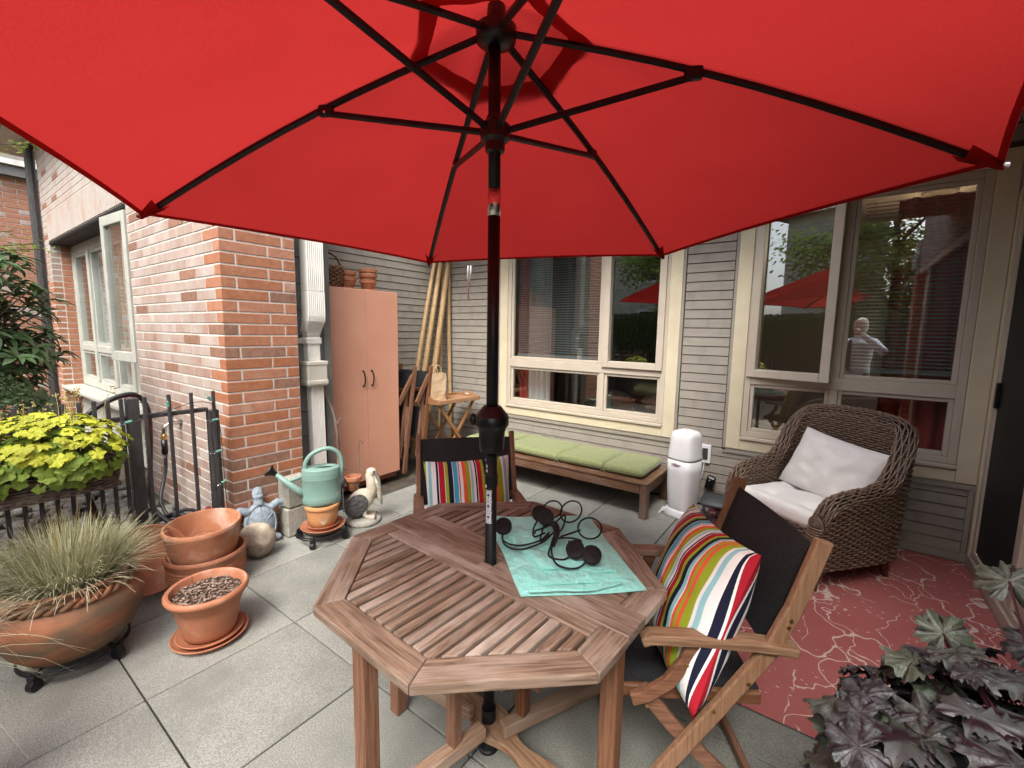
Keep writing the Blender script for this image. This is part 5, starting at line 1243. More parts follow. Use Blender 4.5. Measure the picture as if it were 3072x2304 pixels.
# ------------------------------------------------------------------ folded chairs, tray table, bag, bamboo
def folded_chair(label, y, lean, dx=0.):
    t = thing('folded_chair', label, 'chair', (-3.80+dx, y, 0), 0, 'folded chairs beside the wardrobe')
    for s in (-1, 1):
        x = s*.245
        beam('back_post', (x, -.03, 0), (x, lean, 1.12), .024, .046, 'teak', t, (0, 1, 0))
        beam('leg', (x-s*.03, -.065, .16), (x-s*.03, lean*.8-.05, .92), .022, .042, 'teak', t, (0, 1, 0))
        beam('arm', (x, -.09, .74), (x, lean*.9-.02, 1.03), .024, .05, 'teak', t, (0, 1, 0)); beam('leg', (x-s*.028, .02, .0), (x-s*.028, lean*.5-.03, .7), .022, .042, 'teak_grey', t, (0, 1, 0))
    for z in (.45, .58, .30, .86): beam('crossbar', (-.215, lean*z-.04, z), (.215, lean*z-.04, z), .02, .04, 'teak', t)
    b = MB(); b.grid([[(-.235+.47*i/8, lean*(.72+.3*j/6)-.02+.012*math.sin(pi*i/8), .70+.36*j/6) for j in range(7)] for i in range(9)]); o = b.build('backrest', 'sling', t); o.modifiers.new('s', 'SOLIDIFY').thickness = .006
    b = MB(); b.grid([[(-.21+.42*i/8, lean*(.3+.3*j/6)-.055, .35+.33*j/6) for j in range(7)] for i in range(9)]); o = b.build('seat', 'sling', t); o.modifiers.new('s', 'SOLIDIFY').thickness = .006
folded_chair('nearer folded wooden chair with black sling leaning beside the wardrobe', 3.02, .14, .0)
folded_chair('farther folded wooden chair with black sling behind the other folded one', 3.22, .12, .05)
tt = thing('tray_table', 'small golden wood folding tray table with crossed legs in the corner', 'table', (-3.50, 3.60, 0), R(-5))
TT = .735
span('tray', -.185, .185, -.29, .29, TT-.012, TT, 'oak', tt)
for s in (-1, 1): beam('tray_edge', (s*.195, -.31, TT+.002), (s*.195, .31, TT+.002), .018, .045, 'oak', tt)
for s in (-1, 1):
    b = MB(); b.add([(-.185, s*.3-.009, TT-.02), (.185, s*.3-.009, TT-.02), (.185, s*.3-.009, TT+.03), (.10, s*.3-.009, TT+.035), (.07, s*.3-.009, TT+.055), (-.07, s*.3-.009, TT+.055), (-.10, s*.3-.009, TT+.035), (-.185, s*.3-.009, TT+.03)]+[(-.185, s*.3+.009, TT-.02), (.185, s*.3+.009, TT-.02), (.185, s*.3+.009, TT+.03), (.10, s*.3+.009, TT+.035), (.07, s*.3+.009, TT+.055), (-.07, s*.3+.009, TT+.055), (-.10, s*.3+.009, TT+.035), (-.185, s*.3+.009, TT+.03)], [tuple(range(8)), tuple(range(15, 7, -1))]+[(i, (i+1) % 8, (i+1) % 8+8, i+8) for i in range(8)]); e_ = b.build('end_board', 'oak', tt)
    b = MB(); b.box((0, s*.3, TT+.032), (.07, .0195, .016), .003); b.build('grip', 'curtain_white' if s > 0 else 'oak', tt)
for x in (-.16, .16):
    beam('leg', (x, -.27, TT-.02), (x, .25, 0), .02, .036, 'oak', tt, (0, 1, .5)); beam('leg', (x*.85, .27, TT-.02), (x*.85, -.25, 0), .02, .036, 'oak', tt, (0, 1, .5))
beam('crossbar', (-.16, -.21, .06), (.16, -.21, .06), .02, .03, 'oak', tt); beam('crossbar', (-.16, .21, .06), (.16, .21, .06), .02, .03, 'oak', tt)
pg = thing('paper_bag', 'brown paper shopping bag with handles standing on the tray table', 'bag', (-3.53, 3.43, TT), R(-20))
b = MB(); P = []
for k in range(9):
    z = .30*k/8; ring = []
    for i in range(28):
        a = 2*pi*i/28; x, y = sup(a, .07-.012*k/8, .11, .3); q = mnoise.noise((x*20, y*20, z*12)); ring.append((x+q*.012, y+q*.008, z))
    P.append(ring)
b.grid(P, close_v=True); b.add([p for p in P[0]], [tuple(range(28))]); b.build('bag_body', 'paper', pg, smooth=False)
for x in (-.05, .055):
    b = MB(); b.tube(smooth_path([(x, -.045, .27), (x, -.04, .33), (x*1.1, -.015, .385), (x*1.1, .02, .385), (x, .045, .33), (x, .05, .27)], 5), .005, 6); b.build('handle', 'paper', pg, smooth=True)
bamboo = [((-3.93, 3.30, 0), (-3.99, 3.875, 2.33), .027), ((-3.90, 3.40, 0), (-3.97, 3.955, 2.33), .033), ((-3.85, 3.52, 0), (-3.90, 4.02, 2.33), .036), ((-3.93, 3.85, 0), (-3.99, 4.03, 2.30), .019), ((-3.86, 4.00, 0), (-3.90, 4.035, 2.33), .025)]
blab = ['thinnest leaning bamboo pole, leftmost of the bundle in the corner', 'second leaning bamboo pole from the left in the corner', 'thickest leaning bamboo pole in the corner bundle', 'slim bamboo pole half hidden behind the thick ones', 'nearly upright bamboo pole at the right of the bundle']
for (p0, p1, r_), lb in zip(bamboo, blab):
    t = thing('bamboo_pole', lb, 'pole', p0, 0, 'bamboo poles in the corner'); v = Vector(p1)-Vector(p0); zs = [0]; z = random.uniform(.1, .25)
    nodes = []
    while z < 1: nodes.append(z); z += random.uniform(.12, .16)
    pts, rs = [], []
    for s in np.linspace(0, 1, 120):
        d = min([abs(s-n) for n in nodes]+[1]); pts.append(tuple(v*s+Vector((.006*math.sin(s*5+r_*300), .006*math.cos(s*4), 0)))); rs.append(r_*(1.0-.12*s)*(1+.07*math.exp(-(d/.006)**2)-.03*math.exp(-((d-.012)/.008)**2)))
    b = MB(); b.tube(pts, rs, 14); b.build('culm', 'bamboo', t, smooth=True)
    for n in nodes:
        q = v*n+Vector((.006*math.sin(n*5+r_*300), .006*math.cos(n*4), 0)); dd = v.normalized()
        b = MB(); b.tube([tuple(q-dd*.002), tuple(q+dd*.002)], r_*(1-.12*n)*1.085, 14); b.build('node_ring', 'bamboo_node', t, smooth=True)

# ------------------------------------------------------------------ pots and figures along the brick
def caddy(label, loc, r_, grp):
    t = thing('plant_caddy', label, 'plant stand', loc, R(20), grp)
    for rad, z in ((r_, .075), (r_*.72, .075), (r_*1.0, .06), (r_*.4, .075)):
        b = MB(); b.tube([(rad*math.cos(a), rad*math.sin(a), z) for a in np.linspace(0, 2*pi, 48, endpoint=False)], .0045, 6, closed=True); b.build('ring', 'iron', t, smooth=True)
    for k in range(4):
        a = k*pi/2+.3; c, s = math.cos(a), math.sin(a)
        b = MB(); b.tube([(0, 0, .07), (c*r_, s*r_, .07)], .005, 6); b.box((c*r_, s*r_, .055), (.03, .03, .028), .003, Matrix.Rotation(a, 3, 'Z')); b.build('spoke', 'iron', t)
        b = MB(); ax = Vector((-s, c, 0)); b.tube([tuple(Vector((c*r_, s*r_, .026))-ax*.014), tuple(Vector((c*r_, s*r_, .026))+ax*.014)], .026, 16); b.build('caster', 'plastic_black', t, bevel=.003)
    return t
CX, CY = -2.875, 1.665
caddy('black wire plant caddy on casters carrying the terracotta pot and watering can', (CX, CY, 0), .165, 'plant caddies')
def saucer(label, loc, r_, h=.028, m='terra_pl'):
    b = MB(); b.lathe([(.001, 0), (r_*.82, 0), (r_*.86, .003), (r_-.006, h-.008), (r_, h-.004), (r_*.985, h), (r_*.955, h-.002), (r_*.86, .010), (.001, .009)], 48)
    o = b.build('saucer', m, smooth=True); o.location = loc; return tag(o, label, 'saucer', 'terracotta saucers')
saucer('wide brown saucer on the plant caddy', (CX-.005, CY+.01, .081), .152); saucer('smaller saucer inside the wide one on the caddy', (CX-.005, CY+.01, .092), .112, .028)
pt = lathe_thing('patterned_pot', 'ochre terracotta pot with scratched grass motif under the watering can', 'pot', (CX-.005, CY+.01, .104),
    [(.001, 0), (.078, 0), (.086, .006), (.10, .05), (.106, .10), (.108, .135), (.118, .139), (.121, .155), (.116, .163), (.105, .163), (.103, .15), (.095, .05), (.001, .03)], 'terra_glaze')
for k, a in enumerate(np.linspace(-.9, .9, 9)):
    b = MB(); pts = []; base = R(-28)
    for s in np.linspace(0, 1, 6):
        zz = .03+.075*s*math.cos(a*.7); an = base+.75*math.sin(a)*s*.8; rr_ = .0925+(zz-.03)*.13+.0045; pts.append((rr_*math.cos(an), rr_*math.sin(an), zz))
    b.tube(pts, np.linspace(.0014, .0006, 6), 4); b.build('scratched_motif', 'pel_body', pt)
# watering can
wcn = thing('watering_can', 'sage green plastic watering can standing on the terracotta pot', 'watering can', (CX-.005, CY+.01, .268), R(60))
# local x: from spout (-x) to handle (+x)
b = MB(); P = []
for z, k in ((0, .96), (.004, 1), (.02, 1.0), (.024, 1.015), (.03, 1.015), (.034, 1), (.038, 1.015), (.044, 1.015), (.048, 1.0), (.18, .985), (.184, 1.0), (.19, 1.0), (.194, .985), (.2, 1.0), (.206, 1.0), (.21, .985), (.216, 1.0), (.222, 1.0), (.228, .985), (.25, .985), (.256, .97), (.26, .93)):
    P.append([(.128*k*math.cos(a), .088*k*math.sin(a), z) for a in np.linspace(0, 2*pi, 48, endpoint=False)])
for k, sh_ in ((.6, .02), (.45, .03)): P.append([(.128*k*math.cos(a)+sh_, .088*k*math.sin(a), .264) for a in np.linspace(0, 2*pi, 48, endpoint=False)])
P.append([(.128*.42*math.cos(a)+.03, .088*.42*math.sin(a), .25) for a in np.linspace(0, 2*pi, 48, endpoint=False)])
b.grid(P, close_v=True); b.add(P[0], [tuple(range(48))]); b.build('body', 'can', wcn, smooth=True)
b = MB(); b.lathe([(.001, .252), (.055, .252)], 24, (.03, 0, 0), 1, .68); b.build('opening', 'plastic_black', wcn)
b = MB(); b.tube(smooth_path([(-.10, 0, .255), (-.098, 0, .30), (-.06, 0, .355), (.0, 0, .385), (.06, 0, .39), (.11, 0, .36), (.135, 0, .31), (.14, 0, .25), (.128, 0, .19), (.12, 0, .15)], 6), .0155, 12); b.build('handle', 'can', wcn, smooth=True)
b = MB(); b.tube([(-.105, 0, .07), (-.16, 0, .115), (-.29, 0, .245)], [.034, .024, .0145], 16); b.build('spout', 'can', wcn, smooth=True)
b = MB(); b.tube([(-.115, 0, .205), (-.225, 0, .178)], .011, 10); b.build('brace', 'can', wcn, smooth=True)
b = MB(); d = Vector((-.78, 0, .62)).normalized(); q0 = Vector((-.285, 0, .24)); b.tube([tuple(q0), tuple(q0+d*.02), tuple(q0+d*.05), tuple(q0+d*.058)], [.016, .02, .042, .044], 20); b.build('rose', 'plastic_black', wcn, smooth=True)
b = MB(); b.tube([tuple(q0+d*.0585), tuple(q0+d*.0615)], .041, 20); b.build('rose_plate', 'chrome', wcn)
b = MB(); an = -.72
for dx, w_, z0, z1 in ((0, .012, .075, .079), (0, .003, .058, .079), (.02, .010, .075, .079), (.027, .003, .058, .079), (0, .006, .056, .059), (.022, .008, .056, .059)):
    P = [[(.1295*math.cos(an+(dx+q)*9), .0895*math.sin(an+(dx+q)*9), z) for q in (0, w_)] for z in (z0, z1)]; b.grid(P)
b.build('logo_mark', 'white', wcn)
# concrete blocks
for z, lb in ((.002, 'lower rough concrete block against the brick behind the caddy'), (.217, 'upper rough concrete block stacked behind the watering can')):
    o = block('concrete_block', (-3.125, 1.60+.004*(z > .1), z+.105), (.13, .17, .207), 'cinder', None, .008, (0, 0, R(2 if z > .1 else -1))); tag(o, lb, 'block', 'concrete blocks')
# cast turtle leaning on the brick
tu = MB(); f2 = lambda a, c: Vector((0, a, c))
tu.ball((0, 0, .145), (.030, .108, .145), 14, 24); tu.ball((.004, 0, .145), (.040, .088, .122), 12, 20)
tu.tube([(0, 0, .27), (.0, .0, .31), (.002, .0, .335)], [.034, .03, .036], 12); tu.ball((.002, 0, .35), (.026, .037, .045), 10, 14)
for sy in (-1, 1):
    tu.tube([(0, sy*.07, .235), (0, sy*.125, .262), (0, sy*.155, .25)], [.028, .026, .02], 10); tu.ball((0, sy*.155, .245), (.016, .026, .032), 8, 12)
    for k in range(4): tu.tube([(0, sy*.16, .245), (0, sy*(.178+.004*k), .222+.018*k)], [.010, .006], 6)
    tu.tube([(0, sy*.06, .05), (0, sy*.105, .022), (0, sy*.115, .012)], [.026, .024, .018], 10)
tur = thing('turtle_ornament', 'blue grey cast stone turtle leaning upright against the brick wall', 'ornament', (-3.105, 1.36, .0), R(-8)); tur.rotation_euler = (0, R(-10), R(-6)); tur.scale = (1.0, 1.0, 1.04)
o = tu.build('body', 'turtle', tur, smooth=True); remesh(o, .005, 3)
b = MB(); ring = [(.017, .093*math.cos(a), .145+.126*math.sin(a)) for a in np.linspace(0, 2*pi, 40, endpoint=False)]; b.tube(ring, .005, 6, closed=True)
for k in range(6):
    a = k*pi/3+.5; b.tube([(.041-.024*q**2, (.03+.06*q)*math.cos(a), .145+(.04+.082*q)*math.sin(a)) for q in np.linspace(0, 1, 6)], .003, 5)
b.tube([(.041, .032*math.cos(a), .145+.042*math.sin(a)) for a in np.linspace(0, 2*pi, 7)[:-1]+.5], .0032, 5, closed=True)
b.build('shell_ridges', 'turtle', tur, smooth=True)
# boulder
b = MB(); P = []
for i in range(25):
    th = pi*i/24; row = []
    for j in range(36):
        ph = 2*pi*j/36; v = Vector((math.sin(th)*math.cos(ph), math.sin(th)*math.sin(ph), math.cos(th))); k = 1+.10*mnoise.noise(v*1.7)+.04*mnoise.noise(v*5); row.append((v.x*.115*k, v.y*.092*k, .112+v.z*.115*k))
    P.append(row)
b.grid(P, close_v=True); o = b.build('boulder', 'stone', smooth=True); o.location = (-2.985, 1.275, 0); o.rotation_euler = (0, 0, R(35)); tag(o, 'rounded tan boulder in front of the turtle', 'stone')
# spiky metal bug planter
bug = thing('metal_bug_planter', 'slate metal bug planter stake holder carrying a small orange pot by the wardrobe', 'planter', (-3.27, 2.12, 0))
b = MB(); b.ball((.03, -.08, .24), (.055, .05, .06), 12, 16); b.build('abdomen', 'bug', bug, smooth=True); b = MB(); b.ball((-.03, -.13, .20), (.045, .045, .05), 12, 16); b.build('thorax', 'bug', bug, smooth=True)
for (p, q, w_) in (((-.03, -.13, .27), (-.06, -.16, .42), .03), ((-.04, -.14, .26), (-.11, -.22, .33), .03), ((-.02, -.12, .27), (.0, -.12, .35), .02), ((-.05, -.15, .22), (-.12, -.24, .24), .022)):
    p, q = Vector(p), Vector(q); d = (q-p).normalized(); s = d.cross(Vector((1, 1, 0))).normalized()
    b = MB(); b.add([tuple(p+s*w_), tuple(p-s*w_), tuple(q), tuple(p+s.cross(d)*.006)], [(0, 1, 2), (0, 2, 3), (1, 3, 2), (0, 3, 1)]); b.build('wing', 'bug', bug)
for a in (-.5, 0, .5, .9):
    b = MB(); b.tube([(.0, -.10, .27), (.04+.06*math.sin(a), -.06, .36+.04*math.cos(a*2))], .003, 5); b.ball((.04+.06*math.sin(a), -.06, .36+.04*math.cos(a*2)), .006, 5, 6); b.build('antenna', 'bug', bug)
for (x, y) in ((.10, -.09), (.02, .05), (-.06, -.1), (.16, .05)):
    b = MB(); b.tube(smooth_path([(.03, -.03, .24), (x*.7, y*.8, .18), (x, y, .0)], 5), .0045, 6); b.ball((x, y, .006), (.014, .009, .006), 5, 8); b.build('leg', 'bug', bug, smooth=True)
b = MB(); b.tube([(.055*math.cos(a)+.04, .055*math.sin(a)+.045, .225) for a in np.linspace(0, 2*pi, 24, endpoint=False)], .0045, 6, closed=True); b.build('pot_ring', 'bug', bug)
b = MB(); b.lathe([(p[0], p[1]+.135) for p in pot_prof(.040, .066, .125, .035, .012)], 30, (.04, .045, 0)); b.build('pot', 'terra_pl', bug, smooth=True).modifiers.new('es', 'EDGE_SPLIT').split_angle = R(40)
b = MB(); b.tube(smooth_path([(-.0, .1, .06), (.02, .12, .3), (.01, .13, .48), (.02, .135, .54), (.045, .14, .55), (.055, .14, .525)], 6), .004, 6); b.build('hook_rod', 'rust', bug, smooth=True)
# pelican statue, faces +x local
pel = thing('pelican_statue', 'cream and charcoal pelican statue on a round base by the wardrobe', 'statue', (-2.885, 2.02, 0), R(48))
b = MB(); b.lathe([(.001, 0), (.125, 0), (.132, .012), (.128, .032), (.10, .04), (.001, .042)], 36); o = b.build('base', 'cinder', pel, smooth=True)
b = MB(); b.ball((-.02, 0, .17), (.085, .062, .105), 12, 16, Matrix.Rotation(R(32), 3, 'Y')); b.ball((.035, 0, .20), (.05, .05, .075), 10, 14)
b.tube(smooth_path([(.03, 0, .20), (.065, 0, .26), (.062, 0, .32), (.05, 0, .37), (.06, 0, .40)], 5), np.linspace(.05, .027, 21), 12); b.ball((.065, 0, .402), (.04, .030, .032), 10, 14)
for s in (-1, 1):
    b.tube([(.0, s*.03, .12), (.015, s*.034, .06)], [.03, .018], 10)
    for k in range(3): b.tube([(.012, s*.035, .055), (.06, s*(.018+.02*k), .05), (.085, s*(.014+.024*k), .046)], [.014, .011, .009], 8)
o = b.build('body', 'pel_body', pel, smooth=True); remesh(o, .0045, 4)
for s in (-1, 1):
    b = MB(); b.ball((-.045, s*.055, .15), (.078, .02, .10), 12, 16, Matrix.Rotation(R(38), 3, 'Y')); 
    o = b.build('wing', 'pel_wing', pel, smooth=True)
    b = MB(); b.ball((.085, s*.027, .408), (.007, .004, .007), 6, 8); b.build('eye', 'plastic_black', pel, smooth=True)
    for k in range(3): b = MB(); b.ball((.092, s*(.014+.024*k), .044), (.010, .009, .007), 6, 8); b.build('claw', 'pel_wing', pel, smooth=True)
b = MB(); b.tube(smooth_path([(.09, 0, .40), (.115, 0, .34), (.128, 0, .25), (.138, 0, .135)], 6), [.018]*6+[.017]*6+[.014]*6+[.008], 10, flat=.8); b.build('beak', 'pel_beak', pel, smooth=True)
b = MB(); b.tube(smooth_path([(.085, 0, .385), (.10, 0, .32), (.108, 0, .26), (.128, 0, .16)], 6), [.012]*6+[.02]*6+[.014]*6+[.005], 10); b.build('pouch', 'pel_body', pel, smooth=True)

# big bowl with grass
PX, PY = -2.67, .345
caddy('black wire caddy under the big weathered bowl', (PX, PY, 0), .185, 'plant caddies')
bowl = thing('terracotta_bowl', 'big weathered terracotta bowl with rope rim holding fescue grass', 'pot', (PX, PY, .08))
b = MB(); b.lathe([(.001, 0), (.15, 0), (.168, .008), (.212, .06), (.242, .12), (.254, .18), (.252, .215), (.238, .245), (.217, .266), (.204, .276), (.202, .297), (.208, .312), (.214, .32), (.21, .326), (.198, .326), (.189, .31), (.189, .25), (.001, .25)], 72); b.build('body', 'terra_old', bowl, smooth=True)
b = MB()
for ph in (0, pi):
    pts = [((.219+.009*math.cos(17*a+ph))*math.cos(a), (.219+.009*math.cos(17*a+ph))*math.sin(a), .280+.011*math.sin(17*a+ph)) for a in np.linspace(0, 2*pi, 360, endpoint=False)]; b.tube(pts, .0105, 7, closed=True)
b.build('rope_moulding', 'terra_old', bowl, smooth=True)
b = MB(); b.lathe([(.001, .285), (.192, .285)], 30); b.build('soil', 'soil', bowl)
def blades(b, c, n, L, spread, r0, seed, w_=.0022, droop=1.0):
    rg_ = random.Random(seed)
    for i in range(n):
        a = rg_.uniform(0, 2*pi); r_ = r0*math.sqrt(rg_.random()); l = L*rg_.uniform(.6, 1.1)
        a2 = a+rg_.uniform(-.6, .6); lean = spread*(.15+.85*rg_.random())
        p = Vector((c[0]+r_*math.cos(a), c[1]+r_*math.sin(a), c[2])); d = Vector((math.cos(a2)*math.sin(lean), math.sin(a2)*math.sin(lean), math.cos(lean)))
        s = d.cross(Vector((0, 0, 1))).normalized() if d.z < .999 else Vector((1, 0, 0)); P = []; g_ = rg_.uniform(.2, 1.1)*droop
        for k in range(6):
            t = k/5; q = p+d*l*t; q.z -= l*g_*.55*t*t*t; wv_ = w_*(1-t*.85); P.append([tuple(q-s*wv_), tuple(q+s*wv_)])
        b.grid(P)
gr = thing('fescue_grass', 'mound of pale green fescue grass growing in the big terracotta bowl', 'grass', (PX, PY, .36))
for n_b, sd_, m_, sp_, dr_ in ((1100, 3, 'grass', 1.05, .5), (900, 4, 'grass_pale', 1.15, .7), (700, 5, 'grass_dark', .95, .4)):
    b = MB(); blades(b, (0, 0, 0), n_b, .31, sp_, .14, sd_, .0026, dr_); stuff(b.build('blades', m_, gr))
b = MB(); blades(b, (0, 0, 0), 120, .40, .55, .1, 9, .0014, .3); stuff(b.build('seed_stalks', 'stalk', gr))
# grass leaning in from the left edge
gl = thing('sedge_grass', 'thin arching grass blades hanging in at the lower left edge', 'grass', (-2.0, -.16, .55))
b = MB(); blades(b, (0, 0, 0), 260, .50, 1.35, .05, 21, .0015, 1.5); stuff(b.build('blades', 'grass', gl)); b = MB(); b.lathe([(p[0], p[1]-.55) for p in pot_prof(.09, .12, .53)], 36); b.build('pot', 'terra', gl, smooth=True)
# saucer leaning on the fence
o = saucer('big terracotta saucer standing on edge behind the bowl', (-2.99, .70, .215), .19, .035, 'terra_pl'); o.rotation_euler = (0, R(74), R(-14))
# stack of bowls
SX, SY = -2.885, .945
lathe_thing('ribbed_bowl', 'ribbed terracotta bowl under the plain one in the stack', 'pot', (SX, SY, .0),
    [(.001, 0), (.13, 0), (.14, .006)]+[(.15+.045*math.sin(min(1, k/8)*pi/2)+(.003 if k % 2 else -.002), .02+.145*k/17) for k in range(18)]+[(.196, .178), (.204, .19), (.207, .205), (.2, .216), (.19, .214), (.185, .2), (.175, .15), (.15, .04), (.001, .03)], 'terra_pl')
ub = lathe_thing('plain_bowl', 'empty plain terracotta bowl on top of the stack by the fence', 'pot', (SX+.005, SY-.005, .15),
    [(.001, 0), (.14, 0), (.148, .006), (.172, .10), (.186, .19), (.192, .205), (.195, .22), (.19, .232), (.178, .232), (.172, .22), (.158, .10), (.14, .05), (.001, .045)], 'terra')
ub.rotation_euler = (R(2), R(1.5), 0)
b = MB(); b.lathe([(.001, .085), (.08, .09), (.156, .1)], 30); b.build('soil_stain', 'stain', ub, smooth=True)
# single pot with soil
QX, QY = -2.362, .768
saucer('terracotta saucer under the small pot with bark soil', (QX, QY, 0), .163, .03); saucer('inner saucer under the small pot with bark soil', (QX, QY, .012), .142, .026)
sp = lathe_thing('terracotta_pot', 'small terracotta pot filled with bark soil at the front of the patio', 'pot', (QX, QY, .026),
    [(.001, 0), (.098, 0), (.106, .006), (.114, .03), (.134, .13), (.147, .17), (.150, .172), (.155, .195), (.158, .198), (.168, .204), (.175, .216), (.174, .228), (.165, .236), (.152, .232), (.146, .215), (.14, .18), (.001, .178)], 'terra_pl', 56)
b = MB(); P = []
for i in range(14): P.append([(.145*i/13*math.cos(a), .145*i/13*math.sin(a), .198+.012*mnoise.noise((i*.7, a*3, 0))) for a in np.linspace(0, 2*pi, 40, endpoint=False)])
b.grid(P, close_v=True); b.build('soil', 'soil', sp, smooth=True)
b = MB()
for i in range(260):
    a = random.uniform(0, 2*pi); r_ = .135*math.sqrt(random.random()); b.box((r_*math.cos(a), r_*math.sin(a), .203+.008*random.random()), (random.uniform(.006, .018), random.uniform(.003, .007), .003), 0, Matrix.Rotation(random.uniform(0, 6), 3, 'Z') @ Matrix.Rotation(random.uniform(-.5, .5), 3, 'X'))
stuff(b.build('bark_chips', 'chip', sp))
b = MB(); b.tube([(-.03, -.05, .19), (-.03, -.05, .29)], .002, 5)
for k in (-1, 0, 1): b.tube([(-.03+k*.008, -.05, .262), (-.03+k*.009, -.05, .30)], .0014, 5)
b.build('clear_stake', 'clear', sp)

# ------------------------------------------------------------------ plants
def lobed_leaf(lobes=7, depth=.28, teeth=.06, seed=0, cup=.12, ruffle=.05, nseg=48, rings=(.35, .7, 1.0)):
    rg_ = random.Random(seed); n = nseg; b = MB(); P = [[(0, 0, 0)]*n]
    for ring in rings:
        row = []
        for j in range(n):
            a = -pi+2*pi*j/n
            r_ = (1-depth*(.5-.5*math.cos(lobes*a))**.8-teeth*(.5+.5*math.cos(lobes*3*a+seed)))*(1+.13*mnoise.noise((math.cos(a)*1.5, math.sin(a)*1.5, seed*3.1))); notch = math.exp(-((abs(a)-pi)/.22)**2); r_ *= 1-.72*notch
            r_ = 1*(1-ring)+r_*ring if ring < .5 else r_; rr_ = ring*r_
            z = -cup*rr_**2+ruffle*ring**2*1.6*mnoise.noise((math.cos(a)*2.2, math.sin(a)*2.2, seed*5))+ruffle*.8*ring**3*mnoise.noise((math.cos(a)*6, math.sin(a)*6, seed*2))
            row.append((rr_*math.cos(a)*.95, rr_*math.sin(a), z+.0))
        P.append(row)
    b.grid(P, close_v=True); me = b.mesh('leaf', True); return me
def put_leaf(me, m, loc, nrm, up, size, parent, name='leaf'):
    o = bpy.data.objects.new(name, me); col.objects.link(o)
    z = Vector(nrm).normalized(); x = Vector(up); x = (x-z*x.dot(z)); x = x.normalized() if x.length > 1e-3 else z.orthogonal().normalized(); y = z.cross(x)
    mt = Matrix((x*size, y*size, z*size)).transposed().to_4x4(); mt.translation = loc; o.matrix_local = mt; o.parent = parent; return o
def leafset(m, n, **k):
    out = []
    for i in range(n): me = lobed_leaf(seed=i*1.7+.3, **k); me.materials.append(M[m]); out.append(me)
    return out
lime = leafset('leaf_lime', 5, lobes=5, depth=.2, teeth=.08, cup=.25, ruffle=.2); limed = leafset('leaf_lime_dk', 3, lobes=5, depth=.22, teeth=.07, cup=.15, ruffle=.09)
dark = leafset('leaf_dark', 7, lobes=7, depth=.17, teeth=.14, cup=.24, ruffle=.26, nseg=84, rings=(.25, .5, .75, 1.0))
def mound(t, meshes, n, R3, size, seed, low=-.25, flat=.55, rim=None, stem='petiole', stems=60, smin=.75):
    rg_ = random.Random(seed)
    st = MB()
    for i in range(n):
        a = rg_.uniform(0, 2*pi); el = math.asin(rg_.uniform(low, 1)); d = Vector((math.cos(a)*math.cos(el), math.sin(a)*math.cos(el), math.sin(el)))
        k = rg_.uniform(smin, 1.04)**.7; p = Vector((d.x*R3[0]*k, d.y*R3[1]*k, d.z*R3[2]*k))
        nrm = (d*flat+Vector((0, 0, .7))+Vector((rg_.uniform(-.35, .35), rg_.uniform(-.35, .35), rg_.uniform(-.2, .2))))
        up = Vector((d.x, d.y, -.35)) if abs(d.z) < .97 else Vector((rg_.uniform(-1, 1), rg_.uniform(-1, 1), 0))
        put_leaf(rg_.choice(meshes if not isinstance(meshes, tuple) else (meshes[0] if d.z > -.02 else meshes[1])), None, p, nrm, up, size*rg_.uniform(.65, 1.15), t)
        if i < stems: st.tube(smooth_path([(p.x*.12, p.y*.12, -R3[2]*.6), (p.x*.6, p.y*.6, p.z*.5), tuple(p)], 4), .0022, 4)
    st.build('stems', stem, t)
# lime heuchera in a twig planter hung on the fence
tw = thing('twig_planter', 'woven dark twig planter box hung on the fence', 'planter', (-3.02, .30, .68), 0)
b = MB(); a = np.linspace(0, 2*pi, 120, endpoint=False)
for k in range(13):
    z = .006+k*.0125; X = np.array([sup(q, .10, .30, .3) for q in a]); wob = .006*np.sin(a*30+k*pi)+.004*np.sin(a*11+k); nl = X/np.linalg.norm(X, axis=1)[:, None]
    X = X+nl*wob[:, None]; b.tube(np.stack([X[:, 0], X[:, 1], z+.004*np.sin(a*7+k*1.3)], 1), .0062+.0015*math.sin(k*2.1), 5, closed=True)
stuff(b.build('weave', 'twig', tw, smooth=True)); b = MB(); b.span(-.085, .085, -.285, .285, .01, .15); b.build('soil', 'soil', tw)
hl = thing('lime_heuchera', 'bright lime yellow leafed heuchera spilling over the twig planter', 'plant', (-3.01, .37, .89))
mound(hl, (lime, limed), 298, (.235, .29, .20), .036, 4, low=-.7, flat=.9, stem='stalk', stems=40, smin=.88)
b = MB(); rg_ = random.Random(41); src = limed[0]; bv = [v.co.copy() for v in src.vertices]; bf = [tuple(p.vertices) for p in src.polygons]
for i in range(170):
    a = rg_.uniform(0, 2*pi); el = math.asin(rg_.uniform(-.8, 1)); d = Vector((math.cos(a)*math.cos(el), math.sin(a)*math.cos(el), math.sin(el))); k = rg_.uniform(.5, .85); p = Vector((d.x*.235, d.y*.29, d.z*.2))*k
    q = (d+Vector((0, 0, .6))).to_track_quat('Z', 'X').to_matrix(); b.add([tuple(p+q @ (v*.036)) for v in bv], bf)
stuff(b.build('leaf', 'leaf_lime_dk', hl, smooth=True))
fs = MB(); rg_ = random.Random(5)
for i in range(22):
    x, y = rg_.uniform(-.18, .12), rg_.uniform(-.3, .22); h = rg_.uniform(.2, .33); tipp = (x*1.2+rg_.uniform(-.03, .03), y*1.2+rg_.uniform(-.03, .03), h)
    fs.tube(smooth_path([(x, y, .1), (x*1.1, y*1.1, h*.7), tipp], 4), .0014, 4)
    for q in range(6): fs.ball((tipp[0]+rg_.uniform(-.012, .012), tipp[1]+rg_.uniform(-.012, .012), tipp[2]-rg_.uniform(0, .04)), .0045, 4, 6)
stuff(fs.build('flower_stalks', 'stalk', hl))
